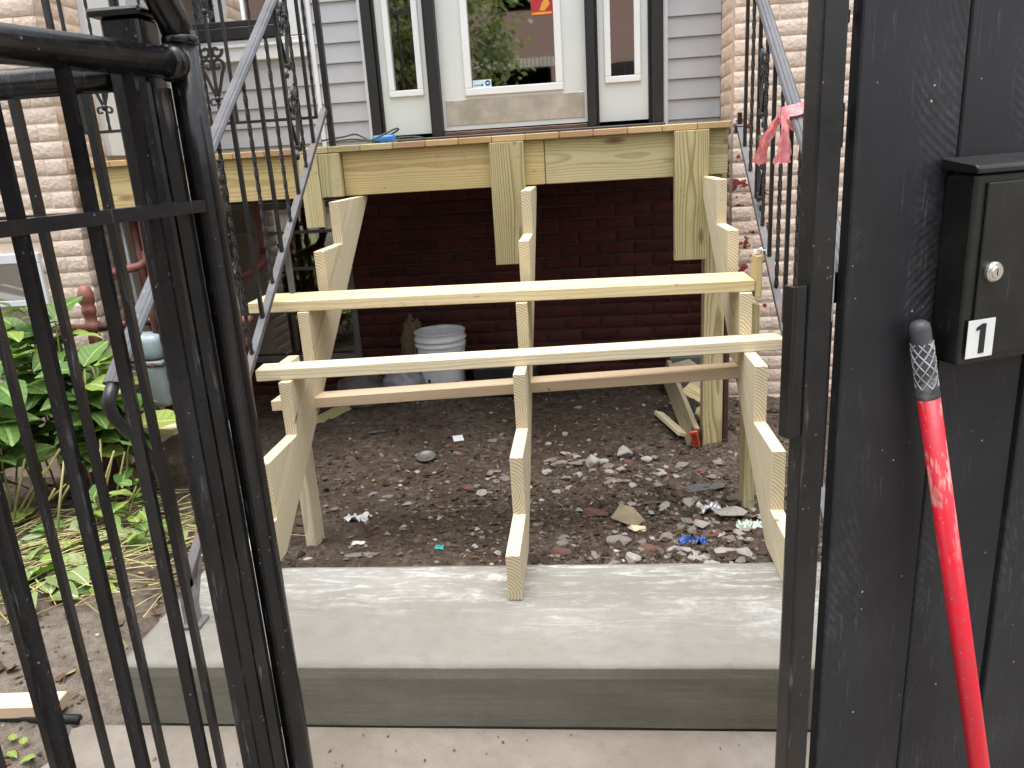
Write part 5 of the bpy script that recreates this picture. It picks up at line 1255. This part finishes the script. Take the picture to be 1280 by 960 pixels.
for k in range(90):
    if k < 40: x, y = R.gauss(0.42,0.30), R.gauss(0.75,0.35)
    else: x, y = R.uniform(-0.8,0.9), R.uniform(0.25,2.4)
    if y < 0.24 or x > 1.2 or y > 2.6 or x < -1.0: continue
    s = R.choice((.008,.010,.012,.016,.020)); mt = R.choice(('rock','rock','rockpale','brickbit','slate','rockpale'))
    colw = {'rock':'grey rubble stone','rockpale':'pale mortar crumb','brickbit':'red brick crumb','slate':'dark stone chip'}[mt]
    where = 'on the soil near the slab edge' if y < 0.5 else ('on the soil under the deck' if y > 1.5 else ('on the soil right of the centre stringer' if x > -0.1 else 'on the soil left of the centre stringer'))
    place('rubble_stone', R.randrange(8), x, y, s*R.uniform(.9,1.5), s, s*R.uniform(.6,1.0), mt, 'small '+colw+' '+where, 'stone', 'small '+colw+'s '+where)
# named bits of rubbish
def crumple(c, sx, sy, sz, seed, n=16):
    mb = MB()
    mb.grid(lambda u, v: Vector((c[0]+(u-.5)*sx+0.25*sx*noise.noise((u*3,v*3,seed)), c[1]+(v-.5)*sy+0.25*sy*noise.noise((u*3,v*3,seed+5)), c[2]+0.004+sz*abs(noise.fractal((u*4,v*4,seed),0.8,2,3)))), n, n)
    return mb
def gpt(a, b, h=0.0):
    x, y = px(a, b); return Vector((x, y, soil_z(x, y)+h))
tag(build('foil_wrapper', crumple(gpt(866,681), .085,.04,.03, 2.0), M['bluefoil'], None, True), 'crumpled blue wrapper on the rubble right of centre', 'wrapper')
tag(build('foil_wrapper', crumple(gpt(886,640), .085,.07,.035, 4.0), M['foil'], None, True), 'crumpled silver wrapper behind the blue wrapper', 'wrapper')
tag(build('plastic_bag', crumple(gpt(937,662), .08,.07,.035, 6.0), mat_plain('pale_green_film', (0.52,0.60,0.52), 0.4, 0.2, 30, 0.3), None, True), 'pale green plastic scrap right of the right support leg', 'plastic scrap')
tag(build('paper_scrap', crumple(gpt(447,651), .09,.045,.03, 9.0), M['paper'], None, True), 'crumpled white paper scrap on the left soil', 'paper scrap')
tag(build('paper_scrap', crumple(gpt(448,681), .05,.022,.012, 11.0), M['paper'], None, True), 'small white paper scrap by the slab edge at the left', 'paper scrap')
tag(build('foil_wrapper', crumple(gpt(549,687), .032,.026,.02, 13.0), mat_plain('teal_film', (0.05,0.30,0.30), 0.4, 0.3, 30, 0.2), None, True), 'small teal wrapper near the slab left of centre', 'wrapper')
p = gpt(573,551,0.008); mb = MB(); mb.box((-.026,-.026,0),(.026,.026,.003),0.001); o = put('paper_card', mb.mesh('paper_card'), M['paper'], None, Matrix.Translation(p) @ Matrix.Rotation(0.3,4,'Z') @ Matrix.Rotation(0.25,4,'X')); tag(o, 'small square white card lying on the soil', 'card')
p = gpt(533,575,0.006); mb = MB(); mb.lathe([(0.042,0),(0.046,0.002),(0.047,0.012),(0.044,0.013),(0.042,0.006),(0.012,0.004)], 26); o = put('cup_lid', mb.mesh('cup_lid', True), mat_plain('clear_lid', (0.13,0.125,0.115), 0.3, 0.2, 20, 0.1), None, Matrix.Translation(p) @ Matrix.Rotation(0.15,4,'X')); tag(o, 'round translucent cup lid lying on the soil', 'lid')
p = gpt(785,656,0.02); mb = MB(); mb.hull([Vector(v) for v in ((-.06,-.02,0),(.05,-.035,0),(.055,.03,.0),(-.05,.045,.0),(-.045,.02,.045),(.03,-.01,.04),(.0,.04,.035))]); o = put('wood_chunk', mb.mesh('wood_chunk'), M['scrap'], None, Matrix.Translation(p) @ Matrix.Rotation(-0.6,4,'Z')); tag(o, 'tan broken wood chunk on the soil right of the centre stringer', 'wood chunk')
p = gpt(797,665,0.012); mb = MB(); mb.hull([Vector(v) for v in ((-.03,-.018,0),(.03,-.02,0),(.028,.018,.0),(-.03,.02,.0),(-.026,.01,.014),(.024,-.01,.016))]); o = put('wood_chunk', mb.mesh('wood_chunk'), M['spf'], None, Matrix.Translation(p) @ Matrix.Rotation(0.7,4,'Z') @ Matrix.Rotation(0.3,4,'Y')); tag(o, 'pale split wood chip in front of the tan wood chunk', 'wood chunk')
tag(lumber('plank_offcut', at(-60,884,Z=-0.150), at(78,880,Z=-0.150), 0.06, 0.036, (0,0,1), M['spf'], None), 'pinkish plank end lying on the soil left of the walkway', 'plank')
mb = MB(); mb.tube([Vector((-1.9,-0.262,-0.172)), Vector((-1.5,-0.262,-0.170)), Vector((-1.22,-0.268,-0.172))], 0.012, 8); tag(build('edging_strip', mb, M['blackplastic'], None, True), 'black plastic edging strip beside the pinkish plank', 'edging')

# gravel, leaf bits and twigs: uncountable
def chips(n, region, smin, smax, seed, flat=0.6):
    rr = random.Random(seed); verts = []; faces = []
    base = [(1,0,0),(-1,0,0),(0,1,0),(0,-1,0),(0,0,1),(0,0,-1)]; fc = [(0,2,4),(2,1,4),(1,3,4),(3,0,4),(2,0,5),(1,2,5),(3,1,5),(0,3,5)]
    for _ in range(n):
        p = region(rr)
        if p is None: continue
        x, y = p; s = smin+(smax-smin)*rr.random()**3; i0 = len(verts); a = rr.uniform(0,6.28); ca, sa = math.cos(a), math.sin(a); z = soil_z(x, y)
        for b in base:
            vx, vy, vz = [b[k]*s*rr.uniform(.6,1.3) for k in range(3)]; vx += rr.uniform(-.3,.3)*s; vy += rr.uniform(-.3,.3)*s
            verts.append((x+vx*ca-vy*sa, y+vx*sa+vy*ca, z+s*0.2+vz*flat))
        faces += [tuple(i0+k for k in f) for f in fc]
    me = bpy.data.meshes.new('gravel'); me.from_pydata(verts, [], faces); return me
def reg(rr):
    u = rr.random()
    if u < 0.50: x, y = rr.gauss(0.42,0.36), 0.24+abs(rr.gauss(0,0.75))
    elif u < 0.62: x, y = rr.gauss(-0.35,0.22), rr.gauss(0.95,0.18)
    else: x, y = rr.uniform(-1.3,1.4), rr.uniform(0.22,2.7)
    if y < 0.22 or y > 2.72 or x > 1.9 or x < -2.1: return None
    return x, y
o = put('gravel', chips(11000, reg, 0.002, 0.015, 5), M['gravel']); o['kind'] = 'stuff'; o['label'] = 'loose gravel, mortar crumbs and clods over the soil'
def reg6(rr):
    x, y = (rr.gauss(0.45,0.35), 0.26+abs(rr.gauss(0,0.6))) if rr.random() < 0.6 else (rr.uniform(-1.0,1.1), rr.uniform(0.24,2.3))
    return (x, y) if 0.235 < y < 2.6 and -1.2 < x < 1.8 else None
o = put('soil_clods', chips(1500, reg6, 0.008, 0.030, 15, 0.75), M['soil']); o['kind'] = 'stuff'; o['label'] = 'crumbly soil clods heaped behind the slab'
def reg2(rr):
    x, y = rr.uniform(-2.6,-1.1), rr.uniform(-0.7,0.9)
    if x > -1.24 and y < -0.25: return None
    return x, y
o = put('gravel', chips(2200, reg2, 0.0015, 0.008, 6), M['gravel']); o['kind'] = 'stuff'; o['label'] = 'fine grit on the trodden soil left of the slab'
def flakes(n, region, smin, smax, seed, lift=0.004, asp=(0.35,0.8)):
    rr = random.Random(seed); verts = []; faces = []
    for _ in range(n):
        p = region(rr)
        if p is None: continue
        x, y = p; s = rr.uniform(smin, smax); w = s*rr.uniform(*asp); a = rr.uniform(0,6.28); ca, sa = math.cos(a), math.sin(a); z = soil_z(x, y)+lift; i0 = len(verts)
        t1, t2, cu = rr.uniform(-.5,.5), rr.uniform(-.5,.5), rr.uniform(-.1,.6)
        for (u, v) in ((-1,0),(-.35,-.8),(.4,-.7),(1,0),(.35,.75),(-.4,.8),(0,0)):
            lx, ly = u*s/2, v*w/2
            lz = lx*t1+ly*t2 + cu*abs(ly)*0.9 + cu*lx*lx/s*0.8 + rr.uniform(0,.003)
            verts.append((x+lx*ca-ly*sa, y+lx*sa+ly*ca, z+max(lz,-0.002)))
        faces += [tuple(i0+k for k in f) for f in ((0,1,6),(1,2,6),(2,3,6),(3,4,6),(4,5,6),(5,0,6))]
    me = bpy.data.meshes.new('flakes'); me.from_pydata(verts, [], faces); return me
def reg3(rr):
    u = rr.random()
    if u < 0.45: x, y = rr.uniform(-1.2,1.1), rr.uniform(1.3,2.75)
    else: x, y = rr.uniform(-1.1,1.1), rr.uniform(0.23,2.2)
    return x, y
o = put('leaf_litter', flakes(900, reg3, 0.010, 0.038, 7), M['litter']); o['kind'] = 'stuff'; o['label'] = 'brown leaf bits and wood crumbs on the soil under the deck'
def reg4(rr):
    x, y = rr.uniform(-2.5,-1.0), rr.uniform(-0.7,1.7)
    if x > -1.22 and y < 0.24: return None
    return x, y
o = put('leaf_litter', flakes(700, reg4, 0.012, 0.05, 8), M['litter']); o['kind'] = 'stuff'; o['label'] = 'brown leaf bits on the soil left of the slab'
def stalks(n, region, seed, lmin, lmax, r):
    rr = random.Random(seed); mb = MB()
    for _ in range(n):
        p = region(rr)
        if p is None: continue
        x, y = p; L = rr.uniform(lmin, lmax); a = rr.gauss(0.35,0.7); pts = []
        h0, h1 = rr.uniform(0.002,0.03), rr.uniform(0.002,0.05)
        for i in range(4):
            t = i/3; xx = x+L*t*math.cos(a)+0.02*L*rr.uniform(-1,1); yy = y+L*t*math.sin(a); pts.append((xx, yy, gz(xx, yy)+0.008+h0+(h1-h0)*t+0.02*L*math.sin(PI*t)))
        mb.tube(pts, [r, r, r*0.8, r*0.5], 4, cap=False)
    return mb
def reg5(rr):
    x, y = rr.gauss(-1.88,0.30), rr.gauss(0.55,0.24)
    if x > -1.2 or y < 0.12: return None
    return x, y
o = put('cut_stalks', stalks(420, reg5, 9, 0.06, 0.34, 0.0022).mesh('cut_stalks'), M['straw']); o['kind'] = 'stuff'; o['label'] = 'heap of cut plant stalks on the soil by the left wall'
o = put('twigs', stalks(220, lambda rr: (rr.uniform(-1.0,1.0), rr.uniform(0.25,2.6)), 10, 0.02, 0.12, 0.0012).mesh('twigs'), M['litter']); o['kind'] = 'stuff'; o['label'] = 'thin twigs and roots on the soil under the stairs'
o = put('grit', flakes(120, lambda rr: (rr.uniform(-1.0,0.9), rr.uniform(-0.7,-0.29)), 0.004, 0.012, 12).copy(), M['litter'])
for v in o.data.vertices: v.co.z += -0.170 - soil_z(v.co.x, v.co.y) - 0.003 if False else 0
for v in o.data.vertices: v.co.z = -0.1715+abs(hash((round(v.co.x,4), round(v.co.y,4)))%100)/100*0.004
o['kind'] = 'stuff'; o['label'] = 'specks of dirt and leaf crumbs on the walkway'

# ------------------------------------------------------------------ plants
def leaf_mesh(seed, wide=0.62):
    rr = random.Random(seed); mb = MB(); nu, nv = 9, 5; curl = rr.uniform(0.15,0.45); fold = rr.uniform(0.12,0.32); rip = rr.uniform(0,6)
    def f(u, v):
        w = wide*math.sin(PI*min(1, u**0.78))**0.8*0.5 if 0 < u < 1 else 0.0
        s = (v-0.5)*2
        x = u; y = s*w; z = fold*abs(y) - curl*u*u + 0.03*math.sin(u*14+rip)*abs(s)
        return Vector((x, y, z))
    mb.grid(f, nu, nv); bmesh.ops.remove_doubles(mb.bm, verts=mb.bm.verts, dist=1e-4); return mb.mesh('leaf', True)
LM = [leaf_mesh(s, w) for s, w in ((1,.62),(2,.7),(3,.55),(4,.66),(5,.6))]
LMS = {}
def leaf(parent, base, direction, size, mat, roll=0.0):
    k = (R.randrange(len(LM)), mat)
    if k not in LMS: m_ = LM[k[0]].copy(); m_.materials.append(M[mat]); LMS[k] = m_
    d = Vector(direction).normalized(); upv = Vector((0,0,1)); y = upv.cross(d)
    if y.length < 1e-3: y = Vector((1,0,0))
    y.normalize(); z = d.cross(y)
    Mx = Matrix(((d.x,y.x,z.x,base[0]),(d.y,y.y,z.y,base[1]),(d.z,y.z,z.z,base[2]),(0,0,0,1))) @ Matrix.Rotation(roll,4,'X') @ Matrix.Scale(size,4)
    put('leaf', LMS[k], None, parent, Mx)
def shrub(label, base, stems, mat='leaf', size=(0.15,0.24), group='hydrangeas by the left wall'):
    t = thing('hydrangea', label, 'shrub', base, group)
    for (dx, dy, h, lean) in stems:
        b = Vector(base)+Vector((dx,dy,0)); b.z = gz(b.x, b.y)-0.01; top = b+Vector((lean[0], lean[1], h))
        pts = [b.lerp(top, i/5)+Vector((0.012*math.sin(i*1.7), 0.008*math.cos(i*2.1), 0)) for i in range(6)]
        mb = MB(); mb.tube(pts, [0.0055,0.005,0.0048,0.0045,0.004,0.003], 6); build('stem', mb, M['stem'], t, True)
        a0 = R.uniform(0,6.28); n = max(2, int(h/0.085))
        for j in range(n):
            f_ = 0.30+0.70*(j+1)/n
            p = b.lerp(top, f_)
            for kk in (0, PI):
                a = a0+kk+R.uniform(-.3,.3); el = R.uniform(-0.1,0.55) + (0.35 if j == n-1 else 0)
                d = Vector((math.cos(a)*math.cos(el), math.sin(a)*math.cos(el), math.sin(el)))
                leaf(t, p+d*0.012, d, R.uniform(*size)*(0.75 if j == n-1 else 1.0), mat if R.random() > 0.12 else 'leafyoung', R.uniform(-.4,.4))
            a0 += PI/2+R.uniform(-.3,.3)
    return t
def gb(x, y): return (x, y, gz(x, y))
RS = lambda n, sp, h0, h1: [(R.uniform(-sp,sp), R.uniform(-sp,sp)*0.7, R.uniform(h0,h1), (R.uniform(-.12,.12), R.uniform(-.10,.08))) for _ in range(n)]
shrub('tall leafy hydrangea against the left brick wall, nearest the basement window', gb(-2.32,1.30), RS(8,0.16,0.50,0.86))
shrub('leafy hydrangea in front of the gas pipe at the left wall', gb(-2.02,1.22), RS(7,0.13,0.42,0.72))
shrub('hydrangea at the left edge of the picture behind the metal fence', gb(-2.42,0.92), RS(7,0.16,0.40,0.78))
shrub('low young hydrangea shoot on the soil left of the stair railing', gb(-1.83,0.86), RS(4,0.08,0.12,0.24), size=(0.07,0.12))
shrub('small hydrangea sprig between the gate bars and the slab', gb(-1.66,0.76), RS(3,0.07,0.08,0.18), size=(0.06,0.10))
# cut leaves wilting on the soil
cl = thing('cut_branch', 'heap of cut wilting hydrangea leaves on the soil', 'cuttings', gb(-1.85,0.45))
for k in range(80):
    x, y = R.gauss(-1.88,0.24), R.gauss(0.50,0.20)
    if x > -1.2 or y < 0.1: continue
    a = R.uniform(0,6.28); leaf(cl, (x, y, gz(x,y)+R.uniform(0.012,0.05)), (math.cos(a), math.sin(a), R.uniform(-.1,.3)), R.uniform(0.06,0.14), R.choice(('cutleaf','cutleaf','leaf','leafyoung')), R.uniform(-.5,.5))
cl2 = thing('cut_branch', 'few yellow green cut leaves at the left of the walkway', 'cuttings', gb(-1.35,-0.42))
for (a, b) in ((18,925),(30,930),(10,940),(45,945)):
    p = at(a, b, Z=-0.165); an = R.uniform(0,6.28); leaf(cl2, p, (math.cos(an), math.sin(an), 0.1), 0.035, 'leafyoung')
cl3 = thing('cut_branch', 'long stalks leaning out of the hydrangea toward the gate', 'cuttings', gb(-2.1,0.95))
for k in range(16):
    b = Vector(gb(R.uniform(-2.35,-1.85), R.uniform(0.7,1.05))); t_ = b+Vector((R.uniform(-.02,.22), R.uniform(-.05,.1), R.uniform(.14,.34)))
    mb = MB(); mb.tube([b, b.lerp(t_, .5)+Vector((0,0,.01)), t_], [0.0055,0.005,0.004], 6); build('stem', mb, M['stem'], cl3, True)

# ================================================================== ACROSS THE STREET (seen mirrored in the door glass)
fh = thing('far_house', 'brown brick house across the street, seen mirrored in the door glass', 'house', (-1.5,-15.5,-0.2))
mb = MB(); mb.box((-9,-19,-0.3), (7,-15.5,7.5)); build('wall', mb, M['farbrick'], fh)
for k in range(26):
    mb = MB(); mb.box((-2.9+0.11*k,-15.52,3.38), (-2.9+0.11*k+0.085,-15.49,3.62)); build('soldier_brick', mb, M['stone_trim'], fh)
for k in range(12):
    mb = MB(); mb.box((-0.42,-15.53,2.4+0.42*k), (-0.10,-15.48,2.62+0.42*k)); build('quoin', mb, M['stone_trim'], fh)
for (x0, x1, z0, z1) in ((-1.9,-1.1,4.9,6.3), (1.2,2.2,1.6,3.3), (-2.6,-0.7,1.2,3.37), (3.4,4.4,1.6,3.3), (-5.4,-4.4,1.6,3.3)):
    mb = MB()
    mb.box((x0-.08,-15.55,z0-.08),(x1+.08,-15.5,z0)); mb.box((x0-.08,-15.55,z1),(x1+.08,-15.5,z1+.08)); mb.box((x0-.08,-15.549,z0),(x0,-15.5,z1)); mb.box((x1,-15.549,z0),(x1+.08,-15.5,z1))
    w = build('window', mb, M['white'], fh); mb = MB(); mb.box((x0,-15.52,z0),(x1,-15.5,z1)); build('pane', mb, M['interior'], w)
tr = thing('street_tree', 'leafy street tree behind the camera, mirrored in the door glass', 'tree', (-2.7,-6.2,-0.22))
mb = MB(); mb.tube([(-2.7,-6.2,-0.3),(-2.68,-6.2,0.8),(-2.6,-6.15,1.9),(-2.65,-6.1,3.2),(-2.6,-6.1,4.6)], [0.15,0.12,0.10,0.07,0.03], 12)
for (a, z, L) in ((0.3,1.7,1.3),(2.2,2.0,1.2),(4.0,2.3,1.3),(5.3,2.7,1.1),(1.2,3.0,1.0),(3.1,3.3,0.9)):
    p = Vector((-2.62,-6.13,z)); q_ = p+Vector((math.cos(a)*L, math.sin(a)*L, 0.55*L)); mb.tube([p, p.lerp(q_,.5)+Vector((0,0,.06)), q_], [0.05,0.035,0.012], 8)
build('trunk', mb, M['bark'], tr, True)
rr = random.Random(4); verts = []; faces = []
for c_ in range(110):
    while True:
        v = Vector((rr.uniform(-1,1), rr.uniform(-1,1), rr.uniform(-1,1)))
        if 0.35 < v.length < 1: break
    cc = Vector((-2.55,-6.15,3.4))+Vector((v.x*1.75, v.y*1.5, v.z*1.75))
    for _ in range(95):
        p = cc+Vector((rr.gauss(0,.20), rr.gauss(0,.20), rr.gauss(0,.15))); d = Vector((rr.uniform(-1,1), rr.uniform(-1,1), rr.uniform(-.9,.3))).normalized(); s_ = d.cross(Vector((0,0,1))).normalized(); L = rr.uniform(.10,.18); w = L*.30; i0 = len(verts)
        verts += [tuple(p), tuple(p+d*L*.5+s_*w), tuple(p+d*L), tuple(p+d*L*.5-s_*w)]; faces.append((i0,i0+1,i0+2,i0+3))
me = bpy.data.meshes.new('crown'); me.from_pydata(verts, [], faces); put('crown', me, M['crown'], tr)
